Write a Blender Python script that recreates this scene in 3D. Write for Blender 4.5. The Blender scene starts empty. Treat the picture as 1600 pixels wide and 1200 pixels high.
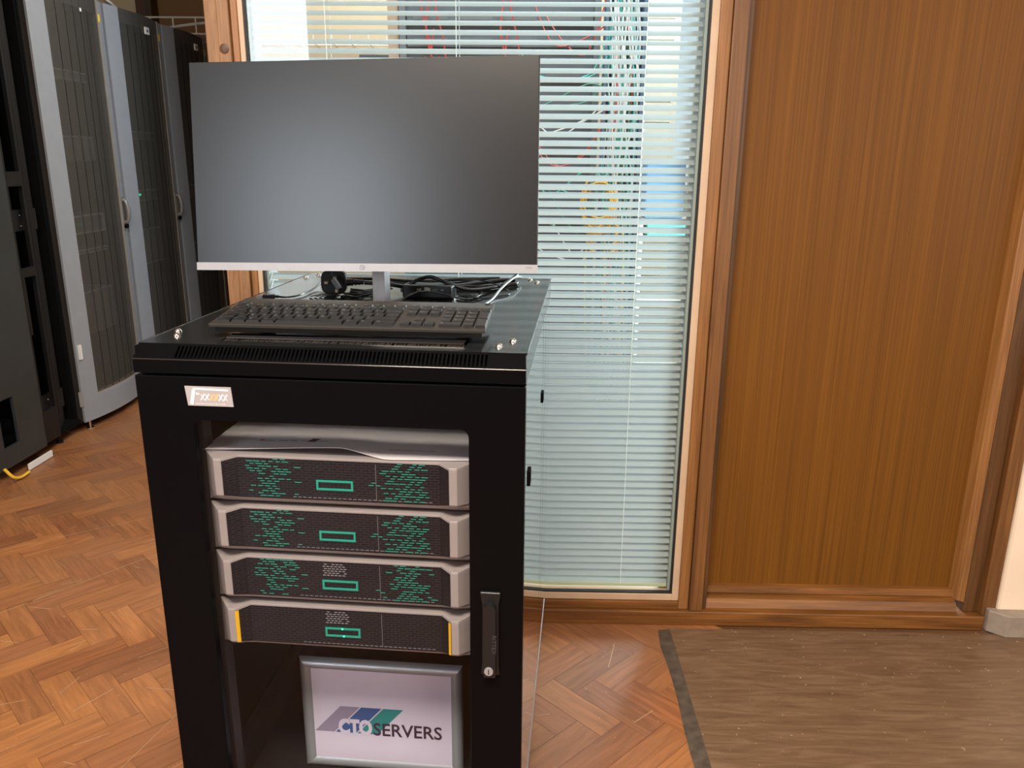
import bpy, bmesh, math, random
from mathutils import Vector, Matrix
random.seed(7)
S = bpy.context.scene
COL = S.collection
R = math.radians

# ---------------------------------------------------------------- camera
cam = bpy.data.objects.new('camera', bpy.data.cameras.new('camera'))
COL.objects.link(cam); S.camera = cam
cam.data.sensor_width = 36.0
cam.data.lens = 36 * 1245.46 / 1600
cam.data.clip_start = 0.02
pi_, ro_, ya_ = R(15.657), R(0.449), R(1.007)
Rv = Vector((math.cos(ya_), math.sin(ya_), 0)); Yd = Vector((-math.sin(ya_), math.cos(ya_), 0)); Zv = Vector((0, 0, 1))
Uv = math.sin(pi_) * Yd + math.cos(pi_) * Zv
Fw = math.cos(pi_) * Yd - math.sin(pi_) * Zv
cX = math.cos(ro_) * Rv + math.sin(ro_) * Uv
cY = -math.sin(ro_) * Rv + math.cos(ro_) * Uv
M = Matrix.Identity(4)
for i in range(3):
    M[i][0] = cX[i]; M[i][1] = cY[i]; M[i][2] = -Fw[i]
M[2][3] = 1.3
cam.matrix_world = M

# ---------------------------------------------------------------- world, lights, exposure
S.view_settings.view_transform = 'Standard'
S.view_settings.look = 'None'
S.view_settings.gamma = 1.0
S.view_settings.use_curve_mapping = False
S.view_settings.exposure = 0.0
w = bpy.data.worlds.new('world'); S.world = w; w.use_nodes = True
bg = w.node_tree.nodes['Background']
bg.inputs[0].default_value = (0.80, 0.92, 1.0, 1); bg.inputs[1].default_value = 0.95

def area(name, loc, target, sx, sy, power, color):
    l = bpy.data.lights.new(name, 'AREA'); l.shape = 'RECTANGLE'; l.size = sx; l.size_y = sy
    l.energy = power; l.color = color
    o = bpy.data.objects.new(name, l); COL.objects.link(o)
    o.location = loc
    o.rotation_euler = (Vector(target) - Vector(loc)).to_track_quat('-Z', 'Y').to_euler()
    return o
# daylight through the left window of the wall behind the camera
area('daylight_left_window', (-2.42, -2.93, 2.02), (-2.42, 0, 2.02), 1.16, 1.45, 72, (0.82, 0.91, 1.0))
area('fill_right_rear', (2.3, -2.93, 1.75), (2.3, 0, 1.75), 1.5, 1.5, 44, (1.0, 0.90, 0.78))  # second rear window, unseen, added as warm fill
# unseen side window of the room, added as warm fill
area('fill_right_side', (3.13, 0.2, 1.7), (0, 0.2, 1.2), 2.2, 1.5, 26, (1.0, 0.88, 0.74))
# ceiling luminaire above the aisle
area('ceiling_panel_light', (-0.35, -0.30, 2.84), (-0.35, -0.30, 0), 1.2, 0.6, 190, (1.0, 0.88, 0.74))
# added overhead fill and window daylight in the comms room behind the glass
area('fill_comms_overhead', (0.0, 3.95, 2.8), (0.0, 4.1, 0), 2.4, 0.7, 62, (0.86, 0.94, 1.0))  # unseen lamp added to brighten the beige back wall
area('fill_comms_front', (0.15, 2.5, 2.86), (0.15, 3.35, 1.3), 1.4, 0.35, 38, (0.9, 0.97, 1.0))  # unseen lamp added as frontal fill on the rack and cables
area('daylight_comms_window', (1.22, 3.6, 1.0), (0.0, 2.1, 0.55), 0.6, 1.2, 125, (0.85, 0.95, 1.0))

# ---------------------------------------------------------------- materials
def lin(c):
    return tuple((x / 12.92 if x <= 0.04045 else ((x + 0.055) / 1.055) ** 2.4) for x in c)
def hexc(h):
    return lin(tuple(int(h[i:i + 2], 16) / 255 for i in (0, 2, 4))) + (1,)
def mat(name, col, rough=0.5, metal=0.0, noise=0.0, nscale=20, coat=0.0, spec=0.5, emit=None, estr=0, bump=0.0):
    m = bpy.data.materials.new(name); m.use_nodes = True
    nt = m.node_tree; b = nt.nodes['Principled BSDF']
    c = hexc(col) if isinstance(col, str) else tuple(col) + (1,)
    b.inputs['Base Color'].default_value = c
    b.inputs['Roughness'].default_value = rough; b.inputs['Metallic'].default_value = metal
    b.inputs['Specular IOR Level'].default_value = spec
    b.inputs['Coat Weight'].default_value = coat; b.inputs['Coat Roughness'].default_value = 0.05
    tc = nt.nodes.new('ShaderNodeTexCoord'); nz = nt.nodes.new('ShaderNodeTexNoise')
    nz.inputs['Scale'].default_value = nscale; nz.inputs['Detail'].default_value = 4
    nt.links.new(tc.outputs['Object'], nz.inputs['Vector'])
    if noise >= 0:
        rp = nt.nodes.new('ShaderNodeValToRGB')
        k = max(noise, 0.02)
        rp.color_ramp.elements[0].position = 0.3; rp.color_ramp.elements[1].position = 0.7
        rp.color_ramp.elements[0].color = tuple(x * (1 - k) for x in c[:3]) + (1,)
        rp.color_ramp.elements[1].color = tuple(min(1, x * (1 + k)) for x in c[:3]) + (1,)
        nt.links.new(nz.outputs['Fac'], rp.inputs['Fac']); nt.links.new(rp.outputs['Color'], b.inputs['Base Color'])
    if bump:
        bp = nt.nodes.new('ShaderNodeBump'); bp.inputs['Strength'].default_value = bump; bp.inputs['Distance'].default_value = 0.002
        nt.links.new(nz.outputs['Fac'], bp.inputs['Height']); nt.links.new(bp.outputs['Normal'], b.inputs['Normal'])
    if emit:
        b.inputs['Emission Color'].default_value = hexc(emit); b.inputs['Emission Strength'].default_value = estr
    return m

def wood(name, dark, light, scale=(30, 30, 1.2), rough=0.45, fine=0.25, spec=0.5, dist=0.6, pores=True):
    m = bpy.data.materials.new(name); m.use_nodes = True
    nt = m.node_tree; b = nt.nodes['Principled BSDF']; N = nt.nodes.new; L = nt.links.new
    tc = N('ShaderNodeTexCoord'); mp = N('ShaderNodeMapping'); mp.inputs['Scale'].default_value = scale
    L(tc.outputs['Object'], mp.inputs['Vector'])
    n1 = N('ShaderNodeTexNoise'); n1.inputs['Scale'].default_value = 1.0; n1.inputs['Detail'].default_value = 6
    n1.inputs['Roughness'].default_value = 0.6; n1.inputs['Distortion'].default_value = dist
    L(mp.outputs[0], n1.inputs['Vector'])
    r1 = N('ShaderNodeValToRGB'); r1.color_ramp.elements[0].position = 0.28; r1.color_ramp.elements[1].position = 0.74
    r1.color_ramp.elements[0].color = hexc(dark); r1.color_ramp.elements[1].color = hexc(light)
    L(n1.outputs['Fac'], r1.inputs['Fac'])
    mp2 = N('ShaderNodeMapping'); mp2.inputs['Scale'].default_value = tuple(s * 9 if s > 5 else s * 3 for s in scale)
    L(tc.outputs['Object'], mp2.inputs['Vector'])
    n2 = N('ShaderNodeTexNoise'); n2.inputs['Scale'].default_value = 1.0; n2.inputs['Detail'].default_value = 3
    L(mp2.outputs[0], n2.inputs['Vector'])
    mx = N('ShaderNodeMix'); mx.data_type = 'RGBA'; mx.blend_type = 'MULTIPLY'; mx.inputs[0].default_value = fine
    r2 = N('ShaderNodeValToRGB'); r2.color_ramp.elements[0].position = 0.35; r2.color_ramp.elements[1].position = 0.6
    r2.color_ramp.elements[0].color = (0.25, 0.2, 0.16, 1)
    L(n2.outputs['Fac'], r2.inputs['Fac'])
    L(r1.outputs['Color'], mx.inputs[6]); L(r2.outputs['Color'], mx.inputs[7]); L(mx.outputs[2], b.inputs['Base Color'])
    b.inputs['Roughness'].default_value = rough; b.inputs['Specular IOR Level'].default_value = spec
    bp = N('ShaderNodeBump'); bp.inputs['Strength'].default_value = 0.15; bp.inputs['Distance'].default_value = 0.001
    L(n2.outputs['Fac'], bp.inputs['Height']); L(bp.outputs['Normal'], b.inputs['Normal'])
    return m

def glass(name, tint=(1, 1, 1), f0=0.025, rough=0.0):
    m = bpy.data.materials.new(name); m.use_nodes = True
    nt = m.node_tree; nt.nodes.remove(nt.nodes['Principled BSDF']); out = nt.nodes['Material Output']
    t = nt.nodes.new('ShaderNodeBsdfTransparent'); t.inputs[0].default_value = tint + (1,)
    g = nt.nodes.new('ShaderNodeBsdfGlossy'); g.inputs['Roughness'].default_value = rough
    lw = nt.nodes.new('ShaderNodeLayerWeight'); lw.inputs[0].default_value = 0.5
    pw_ = nt.nodes.new('ShaderNodeMath'); pw_.operation = 'POWER'; pw_.inputs[1].default_value = 5; nt.links.new(lw.outputs['Facing'], pw_.inputs[0])
    f = nt.nodes.new('ShaderNodeMapRange'); f.inputs[3].default_value = f0; f.inputs[4].default_value = 0.8; nt.links.new(pw_.outputs[0], f.inputs[0])
    x = nt.nodes.new('ShaderNodeMixShader')
    nt.links.new(f.outputs[0], x.inputs[0]); nt.links.new(t.outputs[0], x.inputs[1]); nt.links.new(g.outputs[0], x.inputs[2])
    nt.links.new(x.outputs[0], out.inputs[0])
    return m

def perforated(name, col, openness):
    """sheet steel with staggered round holes"""
    m = bpy.data.materials.new(name); m.use_nodes = True
    nt = m.node_tree; b = nt.nodes['Principled BSDF']; out = nt.nodes['Material Output']; N = nt.nodes.new; L = nt.links.new
    b.inputs['Base Color'].default_value = hexc(col); b.inputs['Roughness'].default_value = 0.45
    tc = N('ShaderNodeTexCoord'); mp = N('ShaderNodeMapping'); mp.inputs['Rotation'].default_value = (R(45), 0, 0)
    L(tc.outputs['Object'], mp.inputs['Vector'])
    sp = N('ShaderNodeSeparateXYZ'); L(mp.outputs[0], sp.inputs[0])
    def cell(o):
        a = N('ShaderNodeMath'); a.operation = 'MULTIPLY'; a.inputs[1].default_value = 1 / 0.0055; L(o, a.inputs[0])
        f = N('ShaderNodeMath'); f.operation = 'FRACT'; L(a.outputs[0], f.inputs[0])
        s = N('ShaderNodeMath'); s.operation = 'SUBTRACT'; s.inputs[1].default_value = 0.5; L(f.outputs[0], s.inputs[0])
        q = N('ShaderNodeMath'); q.operation = 'POWER'; q.inputs[1].default_value = 2; L(s.outputs[0], q.inputs[0])
        return q.outputs[0]
    ad = N('ShaderNodeMath'); L(cell(sp.outputs['Y']), ad.inputs[0]); L(cell(sp.outputs['Z']), ad.inputs[1])
    lt = N('ShaderNodeMath'); lt.operation = 'LESS_THAN'; lt.inputs[1].default_value = openness / math.pi
    L(ad.outputs[0], lt.inputs[0])
    t = N('ShaderNodeBsdfTransparent'); x = N('ShaderNodeMixShader')
    L(lt.outputs[0], x.inputs[0]); L(b.outputs[0], x.inputs[1]); L(t.outputs[0], x.inputs[2]); L(x.outputs[0], out.inputs[0])
    return m

MT = {}
MT['cab'] = mat('black_satin_paint', (0.0022, 0.0022, 0.0028), 0.30, noise=0.03, spec=0.06)
MT['cabtop'] = mat('black_gloss_paint', (0.012, 0.013, 0.014), 0.19, noise=0.03, coat=0.25)
MT['side'] = mat('black_mirror_paint', (0.006, 0.006, 0.007), 0.03, noise=0.02, coat=1.0)
MT['blackin'] = mat('black_interior_steel', (0.010, 0.010, 0.011), 0.5, noise=0.05)
MT['void'] = mat('matt_black', (0.003, 0.003, 0.003), 0.9, spec=0.1)
MT['plast'] = mat('black_plastic', (0.008, 0.008, 0.009), 0.38, spec=0.3, noise=0.05)
MT['rubber'] = mat('black_cable_rubber', (0.010, 0.010, 0.011), 0.25, noise=0.04)
MT['key'] = mat('keyboard_plastic', (0.024, 0.021, 0.019), 0.5, spec=0.3, noise=0.04, nscale=200)
MT['keytop'] = mat('keycap_plastic', (0.008, 0.0075, 0.0075), 0.42, spec=0.22, noise=0.04, nscale=200)
MT['legend'] = mat('grey_key_legend', '9a9a98', 0.6)
MT['chrome'] = mat('chrome', (0.75, 0.73, 0.70), 0.12, metal=1.0)
MT['silver'] = mat('silver_bezel_paint', (0.285, 0.252, 0.23), 0.42, metal=0.0, noise=0.04)
MT['alu'] = mat('brushed_aluminium', (0.29, 0.285, 0.30), 0.45, metal=0.35, noise=0.03, nscale=60)
MT['frame_alu'] = mat('satin_snap_frame', (0.40, 0.42, 0.42), 0.36, metal=0.45, noise=0.03)
MT['screen'] = mat('matt_screen', (0.006, 0.006, 0.007), 0.28, noise=0.02, spec=0.5)
MT['bezblk'] = mat('black_monitor_shell', (0.012, 0.012, 0.013), 0.35)
MT['green'] = mat('green_accent', '0f9279', 0.5)
MT['ledgreen'] = mat('green_led', '20e0a0', 0.4, emit='30ffb0', estr=1.5)
MT['ledred'] = mat('red_led', 'ff2020', 0.4, emit='ff2a20', estr=1.5)
MT['dash'] = mat('pale_grille_mark', '8a8c8e', 0.5)
MT['yellow'] = mat('yellow_strip', 'e0b020', 0.4)
MT['paper'] = mat('white_paper', 'd8d4d2', 0.6, noise=0.02)
MT['print'] = mat('plum_print', '3d2c3a', 0.6)
MT['lgrey'] = mat('mauve_grey_print', '948899', 0.6)
MT['lblue'] = mat('navy_print', '3f5a8c', 0.6)
MT['lteal'] = mat('teal_print', '2f8682', 0.6)
MT['poster'] = mat('poster_paper', 'd6ccd8', 0.45, noise=0.01)
MT['red'] = mat('red_print', 'a03030', 0.6)
MT['badge'] = mat('badge_foil', (0.36, 0.335, 0.345), 0.4, metal=0.2)
MT['badgelt'] = mat('badge_bright_foil', 'cdd0da', 0.35)
MT['badgegold'] = mat('badge_gold_foil', 'd8ab70', 0.35)
MT['rackgrey'] = mat('grey_rack_paint', (0.25, 0.27, 0.30), 0.40, noise=0.03, spec=0.6)
MT['rackbrown'] = mat('brown_black_trim', (0.030, 0.026, 0.024), 0.5)
MT['racktrim'] = mat('beige_grey_trim', (0.30, 0.27, 0.24), 0.5, noise=0.05)
MT['rackrib'] = mat('dark_rack_rib', (0.012, 0.012, 0.012), 0.6)
MT['perf'] = perforated('perforated_rack_steel', '4c4a46', 0.34)
MT['rackblk'] = mat('black_rack_steel', (0.008, 0.008, 0.009), 0.45, noise=0.15, nscale=8, spec=0.3)
MT['rackblue'] = mat('blue_black_rack_door', (0.022, 0.028, 0.032), 0.42, noise=0.15, nscale=6)
MT['equip'] = mat('equipment_grey', (0.10, 0.10, 0.105), 0.5, noise=0.1)
MT['equiplt'] = mat('equipment_pale_edge', (0.34, 0.34, 0.34), 0.4)
MT['label'] = mat('white_label', 'e2e0dc', 0.5)
MT['yellab'] = mat('yellow_sticker', 'e8c840', 0.5)
MT['handle'] = mat('grey_rack_handle', (0.22, 0.21, 0.20), 0.35, metal=0.3)
MT['wframe'] = mat('painted_window_frame', 'c2a78d', 0.5, noise=0.05)
MT['gasket'] = mat('black_gasket', (0.01, 0.01, 0.012), 0.6)
MT['plaster'] = mat('cream_plaster', 'e8d2ba', 0.7, noise=0.05, nscale=6, bump=0.3)
MT['skirt'] = mat('grey_painted_skirting', '8f8275', 0.5, noise=0.12, nscale=30, bump=0.3)
MT['wallbeige'] = mat('beige_wall_paint', 'cdb592', 0.7, noise=0.04, nscale=4)
MT['wallcream'] = mat('cream_boarding', 'e6e0cc', 0.6, noise=0.03)
MT['ceil'] = mat('ceiling_paint', 'cfc8bd', 0.8, noise=0.03)
MT['room'] = mat('room_wall_paint', '9b8a78', 0.8, noise=0.05, nscale=3)
MT['brownwall'] = mat('brown_board', '8a6238', 0.7, noise=0.06, nscale=2)
MT['wire'] = mat('white_wire', 'e8e0d0', 0.4)
MT['glass'] = glass('window_glass', (0.96, 0.985, 0.98))
MT['doorglass'] = glass('smoked_door_glass', (0.94, 0.94, 0.96), 0.010)
MT['veneer'] = wood('veneer', '653d0e', '764a12', (42, 42, 0.6), 0.5, 0.30, spec=0.25)
MT['timber'] = wood('stained_timber', '5c3a1e', '8c5d30', (34, 34, 1.4), 0.42, 0.4, dist=1.2)
MT['timberlt'] = wood('light_timber', '7a4f27', 'a5723f', (34, 34, 1.4), 0.42, 0.35, dist=1.2)
MT['timberdk'] = wood('dark_timber', '3e2711', '6a4420', (34, 34, 1.4), 0.45, 0.4, dist=1.2)
MT['timberpink'] = wood('pale_knotty_timber', '78502f', 'a88058', (22, 22, 2.4), 0.5, 0.3, dist=2.6)
MT['sill'] = wood('sill_timber', '4e2c10', '94602c', (2.0, 30, 30), 0.40, 0.4, dist=0.8)
MT['ground'] = mat('outside_ground', 'a8a898', 0.9, noise=0.2, nscale=3)
MT['teal'] = mat('teal_cable', '62d2cc', 0.4)
MT['whitec'] = mat('white_cable', 'f4fafa', 0.4)
MT['redc'] = mat('red_cable', 'd0524a', 0.4)
MT['yelc'] = mat('yellow_cable', 'e8b83a', 0.4)
MT['greenc'] = mat('green_cable', '4fa087', 0.4)
MT['commshaze'] = mat('hazed_rack_steel', (0.14, 0.165, 0.185), 0.5, noise=0.15, nscale=5)  # dark steel, paled to put the window glass haze into the colour
MT['commsgrey'] = mat('comms_panel_grey', (0.20, 0.22, 0.23), 0.5)
MT['bluebox'] = mat('blue_plastic', '6a98bb', 0.5)
MT['concrete'] = mat('plug_print_grey', 'b8b8b0', 0.6)

def slat_mat():
    m = bpy.data.materials.new('painted_slat'); m.use_nodes = True
    nt = m.node_tree; b = nt.nodes['Principled BSDF']; out = nt.nodes['Material Output']
    b.inputs['Base Color'].default_value = (0.49, 0.515, 0.52, 1); b.inputs['Roughness'].default_value = 0.45
    t = nt.nodes.new('ShaderNodeBsdfTranslucent'); t.inputs[0].default_value = (0.68, 0.77, 0.80, 1)
    x = nt.nodes.new('ShaderNodeMixShader'); x.inputs[0].default_value = 0.42
    nt.links.new(b.outputs[0], x.inputs[1]); nt.links.new(t.outputs[0], x.inputs[2]); nt.links.new(x.outputs[0], out.inputs[0])
    return m
MT['slat'] = slat_mat()

def grille_mat():
    m = bpy.data.materials.new('server_grille'); m.use_nodes = True
    nt = m.node_tree; b = nt.nodes['Principled BSDF']; N = nt.nodes.new; L = nt.links.new
    tc = N('ShaderNodeTexCoord'); sp = N('ShaderNodeSeparateXYZ'); cb = N('ShaderNodeCombineXYZ')
    L(tc.outputs['Object'], sp.inputs[0]); L(sp.outputs['X'], cb.inputs['X']); L(sp.outputs['Z'], cb.inputs['Y'])
    br = N('ShaderNodeTexBrick'); br.inputs['Scale'].default_value = 1.0
    br.inputs['Brick Width'].default_value = 0.013; br.inputs['Row Height'].default_value = 0.0044
    br.inputs['Mortar Size'].default_value = 0.0011; br.inputs['Mortar Smooth'].default_value = 0.1
    br.inputs['Color1'].default_value = (0.003, 0.003, 0.004, 1); br.inputs['Color2'].default_value = (0.006, 0.006, 0.007, 1)
    br.inputs['Mortar'].default_value = (0.018, 0.018, 0.021, 1)
    L(cb.outputs[0], br.inputs['Vector']); L(br.outputs['Color'], b.inputs['Base Color'])
    b.inputs['Roughness'].default_value = 0.45; b.inputs['Specular IOR Level'].default_value = 0.18
    return m
MT['grille'] = grille_mat()

def lino_mat():
    m = bpy.data.materials.new('worn_linoleum'); m.use_nodes = True
    nt = m.node_tree; b = nt.nodes['Principled BSDF']; N = nt.nodes.new; L = nt.links.new
    tc = N('ShaderNodeTexCoord'); mp = N('ShaderNodeMapping'); mp.inputs['Scale'].default_value = (7, 60, 1)
    L(tc.outputs['Object'], mp.inputs['Vector'])
    n = N('ShaderNodeTexNoise'); n.inputs['Scale'].default_value = 1; n.inputs['Detail'].default_value = 8; n.inputs['Distortion'].default_value = 0.8
    n.inputs['Roughness'].default_value = 0.65
    L(mp.outputs[0], n.inputs['Vector'])
    r = N('ShaderNodeValToRGB'); e = r.color_ramp.elements
    e[0].position = 0.25; e[0].color = hexc('584230'); e[1].position = 0.78; e[1].color = hexc('826a54')
    x = e.new(0.5); x.color = hexc('6b533e')
    L(n.outputs['Fac'], r.inputs['Fac'])
    n2 = N('ShaderNodeTexNoise'); n2.inputs['Scale'].default_value = 90; n2.inputs['Detail'].default_value = 2
    L(tc.outputs['Object'], n2.inputs['Vector'])
    r2 = N('ShaderNodeValToRGB'); r2.color_ramp.elements[0].position = 0.72; r2.color_ramp.elements[1].position = 0.76
    L(n2.outputs['Fac'], r2.inputs['Fac'])
    mx = N('ShaderNodeMix'); mx.data_type = 'RGBA'; L(r2.outputs['Color'], mx.inputs[0]); L(r.outputs['Color'], mx.inputs[6]); mx.inputs[7].default_value = hexc('a89884')
    L(mx.outputs[2], b.inputs['Base Color'])
    b.inputs['Roughness'].default_value = 0.42; b.inputs['Specular IOR Level'].default_value = 0.45
    bp = N('ShaderNodeBump'); bp.inputs['Strength'].default_value = 0.35; bp.inputs['Distance'].default_value = 0.002
    L(n.outputs['Fac'], bp.inputs['Height']); L(bp.outputs['Normal'], b.inputs['Normal'])
    return m
MT['lino'] = lino_mat()

def parquet_mat():
    m = bpy.data.materials.new('worn_parquet'); m.use_nodes = True
    nt = m.node_tree; b = nt.nodes['Principled BSDF']; N = nt.nodes.new; L = nt.links.new
    at = N('ShaderNodeVertexColor'); at.layer_name = 'block'
    uv = N('ShaderNodeUVMap'); uv.uv_map = 'grain'
    mp = N('ShaderNodeMapping'); mp.inputs['Scale'].default_value = (6, 60, 1); L(uv.outputs[0], mp.inputs['Vector'])
    n = N('ShaderNodeTexNoise'); n.inputs['Scale'].default_value = 1; n.inputs['Detail'].default_value = 6; n.inputs['Distortion'].default_value = 1.0
    L(mp.outputs[0], n.inputs['Vector'])
    r = N('ShaderNodeValToRGB'); r.color_ramp.elements[0].position = 0.3; r.color_ramp.elements[1].position = 0.7
    r.color_ramp.elements[0].color = (0.55, 0.50, 0.45, 1); r.color_ramp.elements[1].color = (1.15, 1.12, 1.1, 1)
    L(n.outputs['Fac'], r.inputs['Fac'])
    mx = N('ShaderNodeMix'); mx.data_type = 'RGBA'; mx.blend_type = 'MULTIPLY'; mx.inputs[0].default_value = 0.8
    L(at.outputs[0], mx.inputs[6]); L(r.outputs['Color'], mx.inputs[7])
    # traffic wear: dull greyish film in patches
    tc = N('ShaderNodeTexCoord')
    n3 = N('ShaderNodeTexNoise'); n3.inputs['Scale'].default_value = 2.2; n3.inputs['Detail'].default_value = 5
    L(tc.outputs['Object'], n3.inputs['Vector'])
    r3 = N('ShaderNodeValToRGB'); r3.color_ramp.elements[0].position = 0.36; r3.color_ramp.elements[1].position = 0.66
    r3.color_ramp.elements[1].color = (0.55, 0.55, 0.55, 1); L(n3.outputs['Fac'], r3.inputs['Fac'])
    m2 = N('ShaderNodeMix'); m2.data_type = 'RGBA'; L(r3.outputs['Color'], m2.inputs[0]); L(mx.outputs[2], m2.inputs[6]); m2.inputs[7].default_value = hexc('8e6444')
    # fine specks
    n2 = N('ShaderNodeTexNoise'); n2.inputs['Scale'].default_value = 120; n2.inputs['Detail'].default_value = 1
    L(tc.outputs['Object'], n2.inputs['Vector'])
    r2 = N('ShaderNodeValToRGB'); r2.color_ramp.elements[0].position = 0.74; r2.color_ramp.elements[1].position = 0.78; L(n2.outputs['Fac'], r2.inputs['Fac'])
    m3 = N('ShaderNodeMix'); m3.data_type = 'RGBA'; L(r2.outputs['Color'], m3.inputs[0]); L(m2.outputs[2], m3.inputs[6]); m3.inputs[7].default_value = hexc('b08a68')
    L(m3.outputs[2], b.inputs['Base Color'])
    b.inputs['Roughness'].default_value = 0.38; b.inputs['Specular IOR Level'].default_value = 0.5
    rr = N('ShaderNodeMapRange'); rr.inputs[3].default_value = 0.30; rr.inputs[4].default_value = 0.55
    L(n3.outputs['Fac'], rr.inputs[0]); L(rr.outputs[0], b.inputs['Roughness'])
    return m
MT['parquet'] = parquet_mat()

# ---------------------------------------------------------------- mesh helpers
class MB:
    def __init__(s): s.v = []; s.f = []; s.m = []
    def add(s, vs, fs, mi=0):
        o = len(s.v); s.v += [tuple(x) for x in vs]
        for f in fs: s.f.append(tuple(i + o for i in f)); s.m.append(mi)
        return s
    def box(s, x0, x1, y0, y1, z0, z1, mi=0):
        vs = [(x0, y0, z0), (x1, y0, z0), (x1, y1, z0), (x0, y1, z0), (x0, y0, z1), (x1, y0, z1), (x1, y1, z1), (x0, y1, z1)]
        return s.add(vs, [(0, 3, 2, 1), (4, 5, 6, 7), (0, 1, 5, 4), (1, 2, 6, 5), (2, 3, 7, 6), (3, 0, 4, 7)], mi)
    def prism(s, poly, axis, a, b, mi=0):
        """extrude a 2D polygon along axis ('x','y','z')"""
        def P(p, t):
            return {'x': (t, p[0], p[1]), 'y': (p[0], t, p[1]), 'z': (p[0], p[1], t)}[axis]
        n = len(poly)
        vs = [P(p, a) for p in poly] + [P(p, b) for p in poly]
        fs = [tuple(range(n))[::-1], tuple(range(n, 2 * n))] + [(i, (i + 1) % n, n + (i + 1) % n, n + i) for i in range(n)]
        return s.add(vs, fs, mi)
    def cyl(s, c, r, h, axis='z', n=24, mi=0, r2=None):
        r2 = r if r2 is None else r2
        vs = []
        for k, (rr, t) in enumerate(((r, 0), (r2, h))):
            for i in range(n):
                a = 2 * math.pi * i / n; p = (rr * math.cos(a), rr * math.sin(a))
                q = {'z': (p[0], p[1], t), 'y': (p[0], t, p[1]), 'x': (t, p[0], p[1])}[axis]
                vs.append((c[0] + q[0], c[1] + q[1], c[2] + q[2]))
        fs = [tuple(range(n))[::-1], tuple(range(n, 2 * n))] + [(i, (i + 1) % n, n + (i + 1) % n, n + i) for i in range(n)]
        return s.add(vs, fs, mi)
    def dome(s, c, r, h, n=20, k=5, mi=0, axis='z'):
        vs = []; fs = []
        for j in range(k):
            a = math.pi / 2 * j / k
            for i in range(n):
                t = 2 * math.pi * i / n
                q = (r * math.cos(a) * math.cos(t), r * math.cos(a) * math.sin(t), h * math.sin(a))
                if axis == 'y': q = (q[0], -q[2], q[1])
                vs.append((c[0] + q[0], c[1] + q[1], c[2] + q[2]))
        vs.append((c[0], c[1], c[2] + h) if axis == 'z' else (c[0], c[1] - h, c[2]))
        for j in range(k - 1):
            for i in range(n):
                fs.append((j * n + i, j * n + (i + 1) % n, (j + 1) * n + (i + 1) % n, (j + 1) * n + i))
        for i in range(n): fs.append(((k - 1) * n + i, (k - 1) * n + (i + 1) % n, k * n))
        fs.append(tuple(range(n))[::-1])
        return s.add(vs, fs, mi)
    def tube(s, pts, r, n=8, mi=0, sub=6, closed=False):
        P = [Vector(p) for p in pts]
        Q = []
        m = len(P)
        if m == 2: Q = P
        else:
            for i in range(m if closed else m - 1):
                p0 = P[(i - 1) % m] if (closed or i > 0) else P[0]; p1 = P[i]; p2 = P[(i + 1) % m]
                p3 = P[(i + 2) % m] if (closed or i + 2 < m) else P[-1]
                for k in range(sub):
                    t = k / sub
                    Q.append(0.5 * ((2 * p1) + (-p0 + p2) * t + (2 * p0 - 5 * p1 + 4 * p2 - p3) * t * t + (-p0 + 3 * p1 - 3 * p2 + p3) * t ** 3))
            if not closed: Q.append(P[-1])
        up = Vector((0, 0, 1)); vs = []; L = len(Q); prev = None
        for i, q in enumerate(Q):
            d = (Q[(i + 1) % L] - Q[i - 1]) if closed else (Q[min(i + 1, L - 1)] - Q[max(i - 1, 0)])
            if d.length < 1e-9: d = Vector((1, 0, 0))
            d.normalize()
            if prev is None:
                a = d.cross(up)
                if a.length < 1e-3: a = d.cross(Vector((1, 0, 0)))
            else:
                a = prev - d * prev.dot(d)
                if a.length < 1e-6: a = d.cross(up)
            a.normalize(); prev = a; b = d.cross(a)
            for k in range(n):
                t = 2 * math.pi * k / n
                vs.append(tuple(q + (a * math.cos(t) + b * math.sin(t)) * r))
        fs = []
        for i in range(L if closed else L - 1):
            for k in range(n):
                j = (i + 1) % L
                fs.append((i * n + k, i * n + (k + 1) % n, j * n + (k + 1) % n, j * n + k))
        if not closed: fs += [tuple(range(n))[::-1], tuple((L - 1) * n + k for k in range(n))]
        return s.add(vs, fs, mi)
    def holed(s, ox0, ox1, oz0, oz1, ix0, ix1, iz0, iz1, r, y0, y1, mi=0, n=6):
        """plate in the XZ plane with a rounded rectangular hole"""
        cs = [((ix1 - r, iz1 - r), 0, (ox1, oz1)), ((ix0 + r, iz1 - r), 90, (ox0, oz1)), ((ix0 + r, iz0 + r), 180, (ox0, oz0)), ((ix1 - r, iz0 + r), 270, (ox1, oz0))]
        loop = []; outer = []
        for (c, a0, oc) in cs:
            outer.append(oc)
            for k in range(n + 1):
                a = R(a0 + 90 * k / n); loop.append((c[0] + r * math.cos(a), c[1] + r * math.sin(a)))
        K = len(loop); o = []
        for y in (y0, y1):
            o += [(p[0], y, p[1]) for p in loop] + [(p[0], y, p[1]) for p in outer]
        T = K + 4; fs = []
        for b, fl in ((0, False), (T, True)):
            for q in range(4):
                for k in range(n):
                    i = q * (n + 1) + k
                    f = (b + K + q, b + i + 1, b + i); fs.append(f[::-1] if fl else f)
                i = q * (n + 1) + n; j = (i + 1) % K
                f = (b + K + q, b + K + (q + 1) % 4, b + j, b + i); fs.append(f[::-1] if fl else f)
        for i in range(K):
            j = (i + 1) % K; fs.append((i, j, T + j, T + i))
        for q in range(4):
            a = K + q; c = K + (q + 1) % 4; fs.append((a, T + a, T + c, c))
        return s.add(o, fs, mi)
    def xf(s, m, i0=0):
        s.v[i0:] = [tuple(m @ Vector(v)) for v in s.v[i0:]]; return s
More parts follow.
